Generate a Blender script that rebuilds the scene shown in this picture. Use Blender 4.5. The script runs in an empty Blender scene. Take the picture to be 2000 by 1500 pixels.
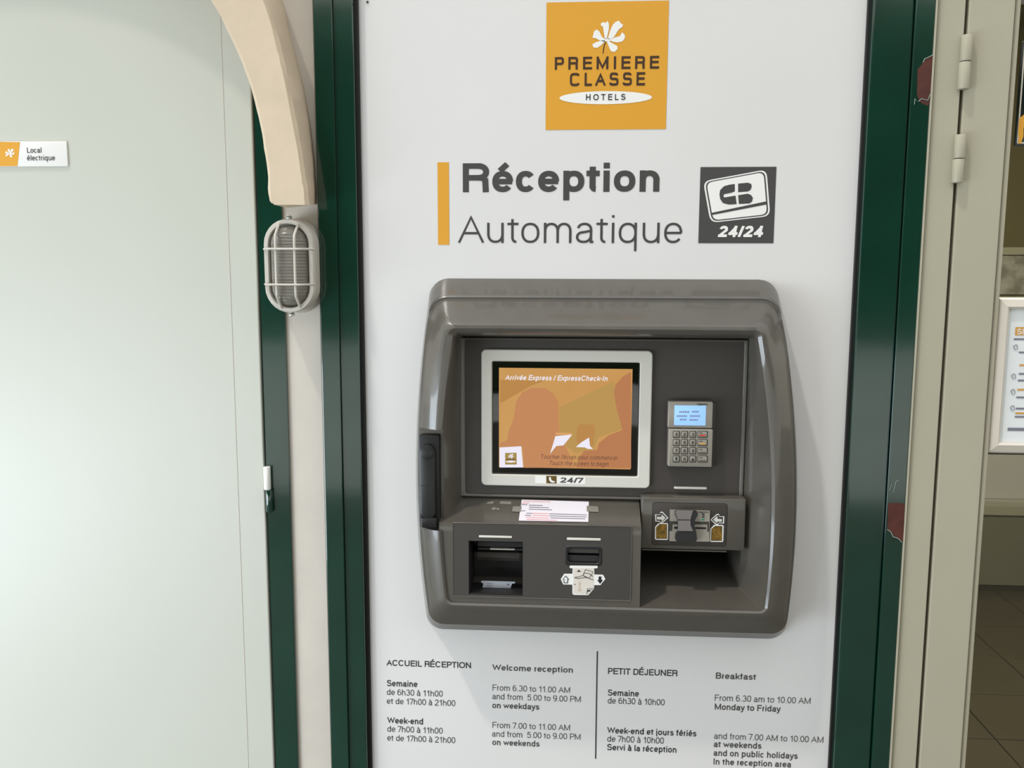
import bpy, bmesh, math, random
from mathutils import Vector, Matrix
random.seed(4)
scene = bpy.context.scene
COL = scene.collection

# ------------------------------------------------------------------ camera
YAW, PITCH, ROLL, FOC = 0.0666, 0.1290, -0.0030, 1738.0
DIST, EYE = 1.65, 1.55
_cy, _sy, _cp, _sp = math.cos(YAW), math.sin(YAW), math.cos(PITCH), math.sin(PITCH)
FWD = Vector((-_sy * _cp, _cy * _cp, -_sp))
_r = Vector((_cy, _sy, 0)); _d = FWD.cross(_r)
RGT = _r * math.cos(ROLL) + _d * math.sin(ROLL)
DWN = -_r * math.sin(ROLL) + _d * math.cos(ROLL)
EYEP = Vector((0, -DIST, EYE))
cam = bpy.data.cameras.new('camera'); cam.sensor_width = 36; cam.lens = FOC * 36 / 2000
cam.clip_start = 0.02; cam.clip_end = 200
camo = bpy.data.objects.new('camera', cam); COL.objects.link(camo)
m = Matrix((RGT, -DWN, -FWD)).transposed().to_4x4(); m.translation = EYEP
camo.matrix_world = m
scene.camera = camo

# ------------------------------------------------------------------ world, sun, exposure
w = bpy.data.worlds.new('sky'); scene.world = w; w.use_nodes = True
nt = w.node_tree; bg = nt.nodes['Background']
tc = nt.nodes.new('ShaderNodeTexCoord'); sx = nt.nodes.new('ShaderNodeSeparateXYZ'); cr = nt.nodes.new('ShaderNodeValToRGB')
nt.links.new(tc.outputs['Generated'], sx.inputs[0]); nt.links.new(sx.outputs['Z'], cr.inputs[0]); nt.links.new(cr.outputs[0], bg.inputs[0])
e = cr.color_ramp.elements
e[0].position = 0.0; e[0].color = (1.0, 0.95, 0.82, 1)
e[1].position = 0.9; e[1].color = (0.86, 0.90, 0.98, 1)
bg.inputs[1].default_value = 1.12
sun = bpy.data.lights.new('sun', 'SUN'); sun.energy = 1.35; sun.angle = math.radians(2.5); sun.color = (1.0, 0.95, 0.86)
suno = bpy.data.objects.new('sun', sun); COL.objects.link(suno)
suno.rotation_euler = Vector((0.088, 0.071, -0.227)).to_track_quat('-Z', 'Y').to_euler()
suno.location = (-1, -2, 5)
al = bpy.data.lights.new('low_fill_left', 'AREA'); al.shape = 'RECTANGLE'; al.size = 2.4; al.size_y = 1.4; al.energy = 92; al.color = (0.78, 0.89, 1.0)  # low bluish fill added to brighten the left door and machine
alo = bpy.data.objects.new('low_fill_left', al); COL.objects.link(alo); alo.location = (-2.8, -1.9, 0.35)
alo.rotation_euler = (Vector((-0.6, 0, 0.5)) - alo.location).to_track_quat('-Z', 'Y').to_euler()
il = bpy.data.lights.new('room_fill', 'AREA'); il.size = 1.2; il.energy = 45; il.color = (1.0, 0.95, 0.78)  # unseen fill added to brighten the inside room
ilo = bpy.data.objects.new('room_fill', il); COL.objects.link(ilo); ilo.location = (1.5, 0.62, 2.66)
scene.view_settings.view_transform = 'Standard'; scene.view_settings.look = 'None'
scene.view_settings.gamma = 1; scene.view_settings.use_curve_mapping = False
scene.view_settings.exposure = 0.25

# ------------------------------------------------------------------ measuring helpers (photo pixel -> metres on a wall-parallel plane d in front of the sign)
def P(px, py, d=0.0):
    ray = RGT * ((px - 1000) / FOC) + DWN * ((py - 750) / FOC) + FWD
    t = (DIST - d) / ray.y
    return EYEP + ray * t
def rc(x0, y0, x1, y1, d):
    a, b, c, e_ = P(x0, y0, d), P(x1, y0, d), P(x0, y1, d), P(x1, y1, d)
    return (a.x + c.x) / 2, (b.x + e_.x) / 2, (c.z + e_.z) / 2, (a.z + b.z) / 2   # X0 X1 Z0 Z1
def VX(px, d=0.0): return P(px, 750, d).x

# ------------------------------------------------------------------ materials
def lin(c):
    return tuple(((v / 255) / 12.92 if v / 255 <= 0.04045 else (((v / 255) + 0.055) / 1.055) ** 2.4) for v in c) + (1,)
def mat(name, rgb, rough=0.5, metal=0.0, coat=0.0, bump=0.0, bscale=60, var=0.0, vscale=8, emit=0.0, trans=0.0, spec=0.5, rgb2=None):
    mt = bpy.data.materials.new(name); mt.use_nodes = True
    n = mt.node_tree; b = n.nodes['Principled BSDF']
    b.inputs['Base Color'].default_value = lin(rgb); b.inputs['Roughness'].default_value = rough
    b.inputs['Metallic'].default_value = metal; b.inputs['Coat Weight'].default_value = coat
    b.inputs['Coat Roughness'].default_value = 0.06; b.inputs['Specular IOR Level'].default_value = spec
    b.inputs['Transmission Weight'].default_value = trans
    if emit:
        b.inputs['Emission Color'].default_value = lin(rgb); b.inputs['Emission Strength'].default_value = emit
    t = n.nodes.new('ShaderNodeTexCoord')
    if var or rgb2:
        no = n.nodes.new('ShaderNodeTexNoise'); no.inputs['Scale'].default_value = vscale; no.inputs['Detail'].default_value = 5
        n.links.new(t.outputs['Object'], no.inputs['Vector'])
        ra = n.nodes.new('ShaderNodeValToRGB'); n.links.new(no.outputs['Fac'], ra.inputs[0])
        c0 = lin(rgb); c1 = lin(rgb2) if rgb2 else tuple(v * (1 - var) for v in c0[:3]) + (1,)
        ra.color_ramp.elements[0].position = 0.35; ra.color_ramp.elements[0].color = c1
        ra.color_ramp.elements[1].position = 0.65; ra.color_ramp.elements[1].color = c0
        n.links.new(ra.outputs[0], b.inputs['Base Color'])
    if bump:
        no = n.nodes.new('ShaderNodeTexNoise'); no.inputs['Scale'].default_value = bscale; no.inputs['Detail'].default_value = 4
        n.links.new(t.outputs['Object'], no.inputs['Vector'])
        bu = n.nodes.new('ShaderNodeBump'); bu.inputs['Strength'].default_value = bump; bu.inputs['Distance'].default_value = 0.002
        n.links.new(no.outputs['Fac'], bu.inputs['Height']); n.links.new(bu.outputs[0], b.inputs['Normal'])
    return mt
M = dict(
    board=mat('white_sign_plastic', (217, 215, 213), 0.35, var=0.03, vscale=3),
    green=mat('dark_green_paint', (8, 52, 40), 0.14, coat=1.0, bump=0.04, bscale=30, var=0.3, vscale=6),
    gasket=mat('black_rubber', (16, 16, 16), 0.5),
    door=mat('pale_door_paint', (190, 191, 180), 0.42, bump=0.05, bscale=20, var=0.03, vscale=2),
    plaster=mat('rough_cream_plaster', (207, 189, 165), 0.85, bump=0.55, bscale=45, var=0.06, vscale=14),
    strip=mat('beige_wall_paint', (198, 190, 179), 0.6, bump=0.25, bscale=60, var=0.06, vscale=9),
    beige=mat('beige_door_paint', (172, 167, 147), 0.42, bump=0.08, bscale=120, var=0.04, vscale=5),
    beigedark=mat('door_rebate_dark', (60, 55, 40), 0.7),
    shell=mat('grey_moulded_shell', (84, 80, 73), 0.34, metal=0.0, coat=0.6, bump=0.03, bscale=200, var=0.08, vscale=30),
    recess=mat('dark_grey_plate', (62, 57, 53), 0.5, bump=0.15, bscale=400),
    lower=mat('mid_grey_plate', (62, 58, 54), 0.5, bump=0.15, bscale=400),
    black=mat('black_plastic', (26, 26, 27), 0.38),
    inner=mat('dark_slot_plastic', (34, 33, 34), 0.5),
    bezel=mat('pale_grey_bezel', (205, 203, 194), 0.4),
    glassblack=mat('black_screen_glass', (6, 6, 6), 0.04, coat=1.0),
    orange=mat('sign_yellow', (214, 153, 42), 0.45),
    ink=mat('dark_grey_ink', (62, 60, 58), 0.5),
    inkblack=mat('black_ink', (28, 30, 34), 0.5),
    brown=mat('brown_ink', (58, 32, 8), 0.5),
    white=mat('white_print', (232, 230, 226), 0.45),
    slate=mat('slate_print', (66, 64, 64), 0.45),
    keygrey=mat('warm_grey_keypad', (158, 152, 142), 0.35, metal=0.3),
    keycap=mat('grey_keycap', (150, 146, 136), 0.35, metal=0.2),
    guidegrey=mat('guide_grey', (116, 110, 107), .4),
    keyrim=mat('dark_key_rim', (58, 55, 50), 0.5),
    lcd=mat('blue_lcd', (138, 180, 245), 0.3, emit=0.5),
    led=mat('white_light_bar', (214, 210, 200), 0.4),
    greenled=mat('green_lamp', (40, 140, 100), 0.3),
    red=mat('red_print', (190, 60, 50), 0.4), amber=mat('amber_print', (205, 150, 70), 0.4),
    paper=mat('white_paper', (222, 218, 226), 0.7), paperink=mat('grey_print', (120, 118, 130), 0.7), paperred=mat('pale_red_print', (216, 158, 160), 0.7),
    tape=mat('dusty_tape', (128, 124, 116), 0.25),
    gold=mat('gold_foil_print', (150, 112, 40), 0.35, metal=0.4, rgb2=(92, 76, 34), vscale=120),
    lampwhite=mat('white_lamp_metal', (196, 190, 180), 0.4, bump=0.1, bscale=80),
    chrome=mat('chrome', (200, 200, 200), 0.15, metal=1.0),
    rust=mat('red_primer_chip', (84, 38, 28), 0.7, bump=0.4, bscale=80, rgb2=(70, 30, 22), vscale=40),
    flake=mat('pale_paint_edge', (150, 165, 155), 0.5),
    silver=mat('pale_anodised_frame', (214, 206, 194), 0.35, metal=0.2),
    poster=mat('white_poster', (222, 226, 226), 0.35),
    tile=mat('brown_floor_tile', (84, 76, 56), 0.35, var=0.15, vscale=3),
    grout=mat('dark_grout', (44, 38, 26), 0.8),
    inwall=mat('pale_inside_wall', (176, 172, 148), 0.7), dado=mat('grey_inside_cupboard', (128, 126, 106), 0.6),
    olive=mat('olive_inside_wall', (112, 102, 70), 0.7),
    streak=mat('streaked_pale_board', (190, 188, 176), 0.6, rgb2=(140, 138, 124), vscale=20),
    ground=mat('shaded_ground', (92, 90, 80), 0.85, bump=0.3, bscale=20, var=0.2, vscale=3),  # near ground: its shade is put into the dark colour
    pave=mat('sunlit_ground', (236, 236, 232), 0.85, var=0.1, vscale=1),  # far ground: sunlight is put into the pale colour
    hedge=mat('hedge_leaves', (52, 78, 36), 0.8, bump=1.0, bscale=12, rgb2=(24, 40, 16), vscale=6),
)
M['shell'].node_tree.nodes['Principled BSDF'].inputs['Coat Roughness'].default_value = 0.06
def glass_mat(name, tint, rough, alpha_mix, ridges=False):
    mt = bpy.data.materials.new(name); mt.use_nodes = True; n = mt.node_tree; b = n.nodes['Principled BSDF']
    b.inputs['Base Color'].default_value = lin(tint); b.inputs['Roughness'].default_value = rough
    b.inputs['Transmission Weight'].default_value = alpha_mix; b.inputs['IOR'].default_value = 1.45
    if ridges:
        t = n.nodes.new('ShaderNodeTexCoord'); wv = n.nodes.new('ShaderNodeTexWave'); wv.bands_direction = 'Z'; wv.inputs['Scale'].default_value = 55
        n.links.new(t.outputs['Object'], wv.inputs['Vector']); bu = n.nodes.new('ShaderNodeBump'); bu.inputs['Strength'].default_value = 0.5; bu.inputs['Distance'].default_value = 0.002
        n.links.new(wv.outputs['Fac'], bu.inputs['Height']); n.links.new(bu.outputs[0], b.inputs['Normal'])
    return mt
M['lampglass'] = glass_mat('ribbed_lamp_glass', (150, 146, 136), 0.15, 0.45, True)
M['pane'] = glass_mat('door_glass', (250, 252, 250), 0.0, 1.0)
def screen_mat():
    mt = bpy.data.materials.new('orange_screen_picture'); mt.use_nodes = True; n = mt.node_tree; b = n.nodes['Principled BSDF']
    t = n.nodes.new('ShaderNodeTexCoord'); no = n.nodes.new('ShaderNodeTexNoise'); no.inputs['Scale'].default_value = 9
    n.links.new(t.outputs['Object'], no.inputs['Vector']); ra = n.nodes.new('ShaderNodeValToRGB'); n.links.new(no.outputs['Fac'], ra.inputs[0])
    ra.color_ramp.elements[0].position = 0.3; ra.color_ramp.elements[0].color = lin((196, 138, 58))
    ra.color_ramp.elements[1].position = 0.7; ra.color_ramp.elements[1].color = lin((206, 154, 78))
    b.inputs['Base Color'].default_value = lin((10, 8, 6)); b.inputs['Roughness'].default_value = 0.05
    n.links.new(ra.outputs[0], b.inputs['Emission Color']); b.inputs['Emission Strength'].default_value = 0.76
    return mt
M['screen'] = screen_mat()
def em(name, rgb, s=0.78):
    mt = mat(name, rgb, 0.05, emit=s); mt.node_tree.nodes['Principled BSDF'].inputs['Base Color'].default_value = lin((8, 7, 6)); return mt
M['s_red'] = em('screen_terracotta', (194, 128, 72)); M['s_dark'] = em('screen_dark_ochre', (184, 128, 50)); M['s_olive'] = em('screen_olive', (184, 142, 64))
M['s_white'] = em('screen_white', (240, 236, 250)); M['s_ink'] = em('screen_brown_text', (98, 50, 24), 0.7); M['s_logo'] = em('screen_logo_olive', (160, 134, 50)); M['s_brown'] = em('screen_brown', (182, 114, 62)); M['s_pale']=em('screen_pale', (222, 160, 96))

# ------------------------------------------------------------------ object helpers
def setp(o, label=None, cat=None, group=None, kind=None):
    if label: o['label'] = label
    if cat: o['category'] = cat
    if group: o['group'] = group
    if kind: o['kind'] = kind
    return o
def origin(o):
    v = Vector((0, 0, 0))
    while o: v = v + o.location; o = o.parent
    return v
def link(name, bm, mt, parent=None, smooth=None, loc=None, label=None):
    me = bpy.data.meshes.new(name)
    off = origin(parent) if parent else Vector((0, 0, 0))
    if loc is not None: off = off + (Vector(loc) - off)
    if off.length: bmesh.ops.translate(bm, verts=bm.verts, vec=-off)
    bm.to_mesh(me); bm.free()
    if smooth is not None:
        for p_ in me.polygons: p_.use_smooth = True
        me.set_sharp_from_angle(angle=math.radians(smooth))
    me.materials.append(mt)
    o = bpy.data.objects.new(name, me); COL.objects.link(o)
    if parent: o.parent = parent
    if loc is not None: o.location = Vector(loc) - (origin(parent) if parent else Vector((0, 0, 0)))
    if label: o['label'] = label
    return o
def thing(name, label, cat, loc, group=None, kind=None):
    o = bpy.data.objects.new(name, None); COL.objects.link(o); o.location = loc; o.empty_display_size = 0.05
    return setp(o, label, cat, group, kind)
def sub(name, loc, parent):
    o = bpy.data.objects.new(name, None); COL.objects.link(o); o.parent = parent; o.location = Vector(loc) - origin(parent); o.empty_display_size = 0.02
    return o
def bx(x0, x1, z0, z1, d0, d1, bev=0.0, seg=2, bm=None):
    bm = bm or bmesh.new()
    r = bmesh.ops.create_cube(bm, size=1.0)
    for v in r['verts']:
        v.co = Vector(((x0 + x1) / 2 + v.co.x * (x1 - x0), -((d0 + d1) / 2) + v.co.y * abs(d1 - d0), (z0 + z1) / 2 + v.co.z * (z1 - z0)))
    if bev:
        es = set(e_ for v in r['verts'] for e_ in v.link_edges)
        bmesh.ops.bevel(bm, geom=list(es), offset=bev, segments=seg, profile=0.5, affect='EDGES')
    return bm
def face(bm, pts):
    vs = [bm.verts.new(p_) for p_ in pts]
    return bm.faces.new(vs)
def poly(name, pts, d, mt, parent, dep=0.0, label=None):
    """flat print: closed px outline on plane d (optionally extruded back by dep)"""
    bm = bmesh.new(); f = face(bm, [P(x, y, d) for x, y in pts])
    f.normal_update()
    if f.normal.y > 0: f.normal_flip()
    if dep:
        r = bmesh.ops.extrude_face_region(bm, geom=[f])
        bmesh.ops.translate(bm, verts=[v for v in r['geom'] if isinstance(v, bmesh.types.BMVert)], vec=(0, -dep, 0))
        bmesh.ops.recalc_face_normals(bm, faces=bm.faces[:])
    bmesh.ops.triangulate(bm, faces=bm.faces[:])
    return link(name, bm, mt, parent, label=label)
def rpoly(name, x0, y0, x1, y1, d, mt, parent, r=0.0, n=5, dep=0.0, label=None):
    X0, X1, Z0, Z1 = rc(x0, y0, x1, y1, d)
    bm = bmesh.new(); f = face(bm, [Vector((x, -d, z)) for x, z in rr(X0, X1, Z0, Z1, r, n)])
    f.normal_update()
    if f.normal.y > 0: f.normal_flip()
    if dep:
        q = bmesh.ops.extrude_face_region(bm, geom=[f])
        bmesh.ops.translate(bm, verts=[v for v in q['geom'] if isinstance(v, bmesh.types.BMVert)], vec=(0, -dep, 0))
        bmesh.ops.recalc_face_normals(bm, faces=bm.faces[:])
    return link(name, bm, mt, parent, label=label)
def rr(X0, X1, Z0, Z1, r, n=5):
    if r <= 0: return [(X0, Z0), (X1, Z0), (X1, Z1), (X0, Z1)]
    out = []
    for cx, cz, a in ((X1 - r, Z0 + r, -90), (X1 - r, Z1 - r, 0), (X0 + r, Z1 - r, 90), (X0 + r, Z0 + r, 180)):
        for i in range(n + 1):
            t = math.radians(a + 90 * i / n); out.append((cx + r * math.cos(t), cz + r * math.sin(t)))
    return out
def plate(name, x0, y0, x1, y1, d0, d1, mt, parent, r=0.003, bev=0.001, n=5, smooth=40, label=None):
    """rounded plate: its front face at depth d1 measured from the photo"""
    X0, X1, Z0, Z1 = rc(x0, y0, x1, y1, d1)
    return plate_m(name, X0, X1, Z0, Z1, d0, d1, mt, parent, r, bev, n, smooth, label)
def plate_m(name, X0, X1, Z0, Z1, d0, d1, mt, parent, r=0.003, bev=0.001, n=5, smooth=40, label=None):
    loops = [(0, d0), (0, d1 - bev), (bev * 0.3, d1 - bev * 0.3), (bev, d1)]
    bm = bmesh.new(); rings = []
    for ins, d in loops:
        rings.append([bm.verts.new((x, -d, z)) for x, z in rr(X0 + ins, X1 - ins, Z0 + ins, Z1 - ins, max(r - ins, 0.0002), n)])
    for a, b in zip(rings, rings[1:]):
        for i in range(len(a)):
            j = (i + 1) % len(a); bm.faces.new((a[i], a[j], b[j], b[i]))
    bm.faces.new(rings[-1]); bm.faces.new(list(reversed(rings[0])))
    bmesh.ops.recalc_face_normals(bm, faces=bm.faces[:])
    return link(name, bm, mt, parent, smooth, label=label)
def frame(name, o_, i_, d0, d1, din, mt, parent, ro=0.004, ri=0.002, bev=0.0015, n=5, label=None, metric=False):
    """rounded frame; o_, i_ outer / inner px rects at d1; inner wall goes down to din"""
    O = o_ if metric else rc(*o_, d1); I = i_ if metric else rc(*i_, d1)
    bm = bmesh.new(); rings = []
    for (R, ins, r, d) in ((O, 0, ro, d0), (O, 0, ro, d1 - bev), (O, bev, ro - bev, d1), (I, -bev, ri + bev, d1), (I, 0, ri, d1 - bev), (I, 0, ri, din)):
        rings.append([bm.verts.new((x, -d, z)) for x, z in rr(R[0] + ins, R[1] - ins, R[2] + ins, R[3] - ins, max(r, 0.0002), n)])
    for a, b in zip(rings, rings[1:]):
        for i in range(len(a)):
            j = (i + 1) % len(a); bm.faces.new((a[i], a[j], b[j], b[i]))
    bmesh.ops.recalc_face_normals(bm, faces=bm.faces[:])
    return link(name, bm, mt, parent, 40, label=label)
def holed(name, rect, holes, d0, d1, mt, parent, kind=None, label=None):
    """flat plate (metric rect X0 X1 Z0 Z1) with rectangular holes"""
    xs = sorted(set([rect[0], rect[1]] + [h[0] for h in holes] + [h[1] for h in holes]))
    zs = sorted(set([rect[2], rect[3]] + [h[2] for h in holes] + [h[3] for h in holes]))
    def solid(i, j):
        if i < 0 or j < 0 or i >= len(xs) - 1 or j >= len(zs) - 1: return False
        cx, cz = (xs[i] + xs[i + 1]) / 2, (zs[j] + zs[j + 1]) / 2
        return not any(h[0] < cx < h[1] and h[2] < cz < h[3] for h in holes)
    bm = bmesh.new(); V = {}
    def v(i, j, d):
        k = (i, j, d)
        if k not in V: V[k] = bm.verts.new((xs[i], -d, zs[j]))
        return V[k]
    for i in range(len(xs) - 1):
        for j in range(len(zs) - 1):
            if not solid(i, j): continue
            bm.faces.new((v(i, j, d1), v(i + 1, j, d1), v(i + 1, j + 1, d1), v(i, j + 1, d1)))
            bm.faces.new((v(i, j, d0), v(i, j + 1, d0), v(i + 1, j + 1, d0), v(i + 1, j, d0)))
            for di, dj, a, b in ((-1, 0, (0, 0), (0, 1)), (1, 0, (1, 1), (1, 0)), (0, -1, (1, 0), (0, 0)), (0, 1, (0, 1), (1, 1))):
                if not solid(i + di, j + dj):
                    bm.faces.new((v(i + a[0], j + a[1], d0), v(i + b[0], j + b[1], d0), v(i + b[0], j + b[1], d1), v(i + a[0], j + a[1], d1)))
    bmesh.ops.recalc_face_normals(bm, faces=bm.faces[:])
    o = link(name, bm, mt, parent, label=label)
    if kind: o['kind'] = kind
    return o
def tube(pts, r, bm=None, n=8, closed=False):
    bm = bm or bmesh.new(); pts = [Vector(p_) for p_ in pts]; rings = []; N = len(pts)
    up = Vector((0, 1, 0.001)).normalized()
    for i, p_ in enumerate(pts):
        if closed: t = pts[(i + 1) % N] - pts[i - 1]
        else: t = pts[min(i + 1, N - 1)] - pts[max(i - 1, 0)]
        t.normalize(); a = t.cross(up)
        if a.length < 1e-3: a = t.cross(Vector((1, 0, 0)))
        a.normalize(); b = t.cross(a)
        rings.append([bm.verts.new(p_ + (a * math.cos(2 * math.pi * k / n) + b * math.sin(2 * math.pi * k / n)) * r) for k in range(n)])
    for i in range(N if closed else N - 1):
        A, B = rings[i], rings[(i + 1) % N]
        for k in range(n): bm.faces.new((A[k], A[(k + 1) % n], B[(k + 1) % n], B[k]))
    if not closed: bm.faces.new(list(reversed(rings[0]))); bm.faces.new(rings[-1])
    bmesh.ops.recalc_face_normals(bm, faces=bm.faces[:])
    return bm
def cyl(name, c, r, h, axis, mt, parent, n=20, bev=0.0, label=None, loc=None):
    bm = bmesh.new(); R_ = {'z': Matrix.Identity(4), 'y': Matrix.Rotation(math.pi / 2, 4, 'X'), 'x': Matrix.Rotation(math.pi / 2, 4, 'Y')}[axis]
    bmesh.ops.create_cone(bm, cap_ends=True, segments=n, radius1=r, radius2=r, depth=h, matrix=Matrix.Translation(c) @ R_)
    if bev:
        es = [e_ for e_ in bm.edges if any(len(f.verts) > 4 for f in e_.link_faces)]
        bmesh.ops.bevel(bm, geom=es, offset=bev, segments=2, profile=0.5, affect='EDGES')
    return link(name, bm, mt, parent, 35, label=label, loc=loc)

# ------------------------------------------------------------------ lettering: strokes of even weight
def El(cx, cy, rx, ry, a0, a1): return ('E', cx, cy, rx, ry, a0, a1)
def S(t, diag=False):
    q = [float(v) for v in t.replace(',', ' ').split()]
    return ('D' if diag else 'L', [(q[i], q[i + 1]) for i in range(0, len(q), 2)])
def Dg(t): return S(t, True)
FULL = (0, 360)
G = {
 'A': (.90, 'C', [Dg('0,0 .5,2 1,0'), S('.2,.68 .8,.68')]), 'B': (.74, 'C', [S('.6,2 0,2 0,0 .6,0'), El(.58, 1.53, .36, .47, 90, -90), S('.6,1.06 0,1.06'), El(.58, .53, .42, .53, 90, -90)]),
 'C': (.88, 'C', [El(.5, 1, .5, 1, 35, 325)]), 'D': (.82, 'C', [S('.4,2 0,2 0,0 .4,0'), El(.4, 1, .6, 1, 90, -90)]),
 'E': (.74, 'C', [S('1,2 0,2 0,0 1,0'), S('0,1.05 .92,1.05')]), 'F': (.7, 'C', [S('1,2 0,2 0,0'), S('0,1.0 .85,1.0')]),
 'G': (.9, 'C', [El(.5, 1, .5, 1, 40, 350), S('.55,.95 1,.95 1,0')]), 'H': (.8, 'C', [S('0,0 0,2'), S('1,0 1,2'), S('0,1.05 1,1.05')]),
 'I': (.14, 'C', [S('.5,0 .5,2')]), 'J': (.56, 'C', [S('1,2 1,.6'), El(.5, .6, .5, .6, 0, -180)]),
 'K': (.8, 'C', [S('0,0 0,2'), Dg('1,2 0,.8'), Dg('.32,1.15 1,0')]), 'L': (.64, 'C', [S('0,2 0,0 1,0')]),
 'M': (.96, 'C', [S('0,0 0,2'), S('1,0 1,2'), Dg('0,2 .5,0 1,2')]), 'N': (.8, 'C', [S('0,0 0,2'), S('1,0 1,2'), Dg('0,2 1,0')]),
 'O': (.96, 'C', [El(.5, 1, .5, 1, *FULL)]), 'P': (.74, 'C', [S('0,0 0,2 .6,2'), El(.58, 1.46, .42, .54, 90, -90), S('.6,.92 0,.92')]),
 'R': (.8, 'C', [S('0,0 0,2 .6,2'), El(.58, 1.5, .40, .5, 90, -90), S('.6,1.0 0,1.0'), El(.58, .7, .36, .3, 90, 0), S('.94,.7 .96,0')]),
 'S': (.8, 'C', [El(.5, 1.52, .44, .48, 15, 270), El(.5, .52, .5, .52, 90, -165)]), 'T': (.8, 'C', [S('0,2 1,2'), S('.5,2 .5,0')]),
 'U': (.8, 'C', [S('0,2 0,.7'), El(.5, .7, .5, .7, 180, 360), S('1,.7 1,2')]), 'V': (.86, 'C', [Dg('0,2 .5,0 1,2')]),
 'W': (1.26, 'C', [Dg('0,2 .25,0 .5,2 .75,0 1,2')]), 'X': (.86, 'C', [Dg('0,0 1,2'), Dg('0,2 1,0')]), 'Y': (.86, 'C', [Dg('0,2 .5,.9 1,2'), S('.5,.9 .5,0')]),
 'Z': (.8, 'C', [S('0,2 1,2'), Dg('1,2 0,0'), S('0,0 1,0')]),
 'a': (.62, 'x', [El(.47, .68, .42, .32, 165, 0), S('.89,.68 .89,.14'), S('.89,.0 .97,.0'), El(.42, .27, .42, .27, 90, 270), S('.42,.54 .89,.62'), El(.42, .4, .47, .4, 270, 360)]),
 'b': (.62, 'x', [S('0,0 0,2'), El(.5, .5, .5, .5, *FULL)]), 'c': (.58, 'x', [El(.5, .5, .5, .5, 38, 322)]), 'd': (.62, 'x', [S('1,0 1,2'), El(.5, .5, .5, .5, *FULL)]),
 'e': (.62, 'x', [El(.5, .5, .5, .5, 0, 322), S('.06,.5 .94,.5')]), 'f': (.40, 'x', [S('.42,0 .42,1.5'), El(.85, 1.5, .43, .5, 180, 90), S('.0,1 .95,1')]),
 'g': (.62, 'x', [El(.5, .5, .5, .5, *FULL), S('1,1 1,-.4'), El(.5, -.4, .5, .6, 0, -155)]), 'h': (.58, 'x', [S('0,0 0,2'), El(.5, .55, .5, .45, 180, 0), S('1,.55 1,0')]),
 'i': (.13, 'x', [S('.5,0 .5,1'), S('.5,1.98 .5,2')]), 'j': (.2, 'x', [S('.7,1 .7,-.6'), El(.2, -.6, .5, .4, 0, -80), S('.7,1.98 .7,2')]),
 'k': (.58, 'x', [S('0,0 0,2'), Dg('1,1 0,.3'), Dg('.32,.55 1,0')]), 'l': (.13, 'x', [S('.5,0 .5,2')]),
 'm': (.96, 'x', [S('0,0 0,1'), El(.25, .6, .25, .4, 180, 0), S('.5,.6 .5,0'), El(.75, .6, .25, .4, 180, 0), S('1,.6 1,0')]),
 'n': (.58, 'x', [S('0,0 0,1'), El(.5, .55, .5, .45, 180, 0), S('1,.55 1,0')]), 'o': (.63, 'x', [El(.5, .5, .5, .5, *FULL)]),
 'p': (.62, 'x', [S('0,1 0,-1'), El(.5, .5, .5, .5, *FULL)]), 'q': (.62, 'x', [S('1,1 1,-1'), El(.5, .5, .5, .5, *FULL)]),
 'r': (.34, 'x', [S('0,0 0,1'), El(.85, .4, .85, .6, 180, 88)]), 's': (.56, 'x', [El(.5, .75, .44, .25, 15, 270), El(.5, .25, .5, .25, 90, -165)]),
 't': (.40, 'x', [S('.42,1.5 .42,.25'), El(.85, .25, .43, .25, 180, 270), S('.0,1 .95,1')]), 'u': (.58, 'x', [S('0,1 0,.45'), El(.5, .45, .5, .45, 180, 360), S('1,1 1,0')]),
 'v': (.62, 'x', [Dg('0,1 .5,0 1,1')]), 'w': (.96, 'x', [Dg('0,1 .25,0 .5,1 .75,0 1,1')]), 'x': (.6, 'x', [Dg('0,0 1,1'), Dg('0,1 1,0')]),
 'y': (.62, 'x', [Dg('0,1 .5,0'), ('L', [(1, 1), (.42, -.7), (.25, -.97), (.05, -1)])]), 'z': (.56, 'x', [S('0,1 1,1'), Dg('1,1 0,0'), S('0,0 1,0')]),
 '0': (.64, 'C', [El(.5, 1, .5, 1, *FULL)]), '1': (.44, 'C', [S('.8,0 .8,2'), Dg('.8,1.95 .1,1.5')]), '2': (.66, 'C', [El(.5, 1.45, .48, .55, 170, -35), Dg('.89,1.15 0,0'), S('0,0 1,0')]),
 '3': (.66, 'C', [El(.48, 1.52, .42, .48, 160, -90), El(.48, .53, .5, .53, 90, -160)]), '4': (.68, 'C', [S('.75,0 .75,2'), Dg('.75,2 0,.5'), S('0,.5 1,.5')]),
 '5': (.66, 'C', [S('.9,2 .18,2 .08,1.05'), El(.48, .66, .5, .66, 130, -155)]), '6': (.66, 'C', [El(.5, .62, .48, .62, *FULL), El(.54, 1, .52, 1, 55, 195)]),
 '7': (.64, 'C', [S('0,2 1,2'), Dg('1,2 .3,0')]), '8': (.66, 'C', [El(.5, 1.52, .4, .48, *FULL), El(.5, .54, .5, .54, *FULL)]),
 '9': (.66, 'C', [El(.5, 1.38, .48, .62, *FULL), El(.46, 1, .52, 1, -125, 15)]),
 '.': (.14, 'C', [S('.5,0 .5,.01')]), ':': (.14, 'C', [S('.5,0 .5,.01'), S('.5,1.3 .5,1.31')]), '-': (.3, 'C', [S('0,.75 1,.75')]), '/': (.36, 'C', [Dg('0,0 1,2')]), "'": (.12, 'C', [S('.5,2 .5,1.6')]),
}
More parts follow.
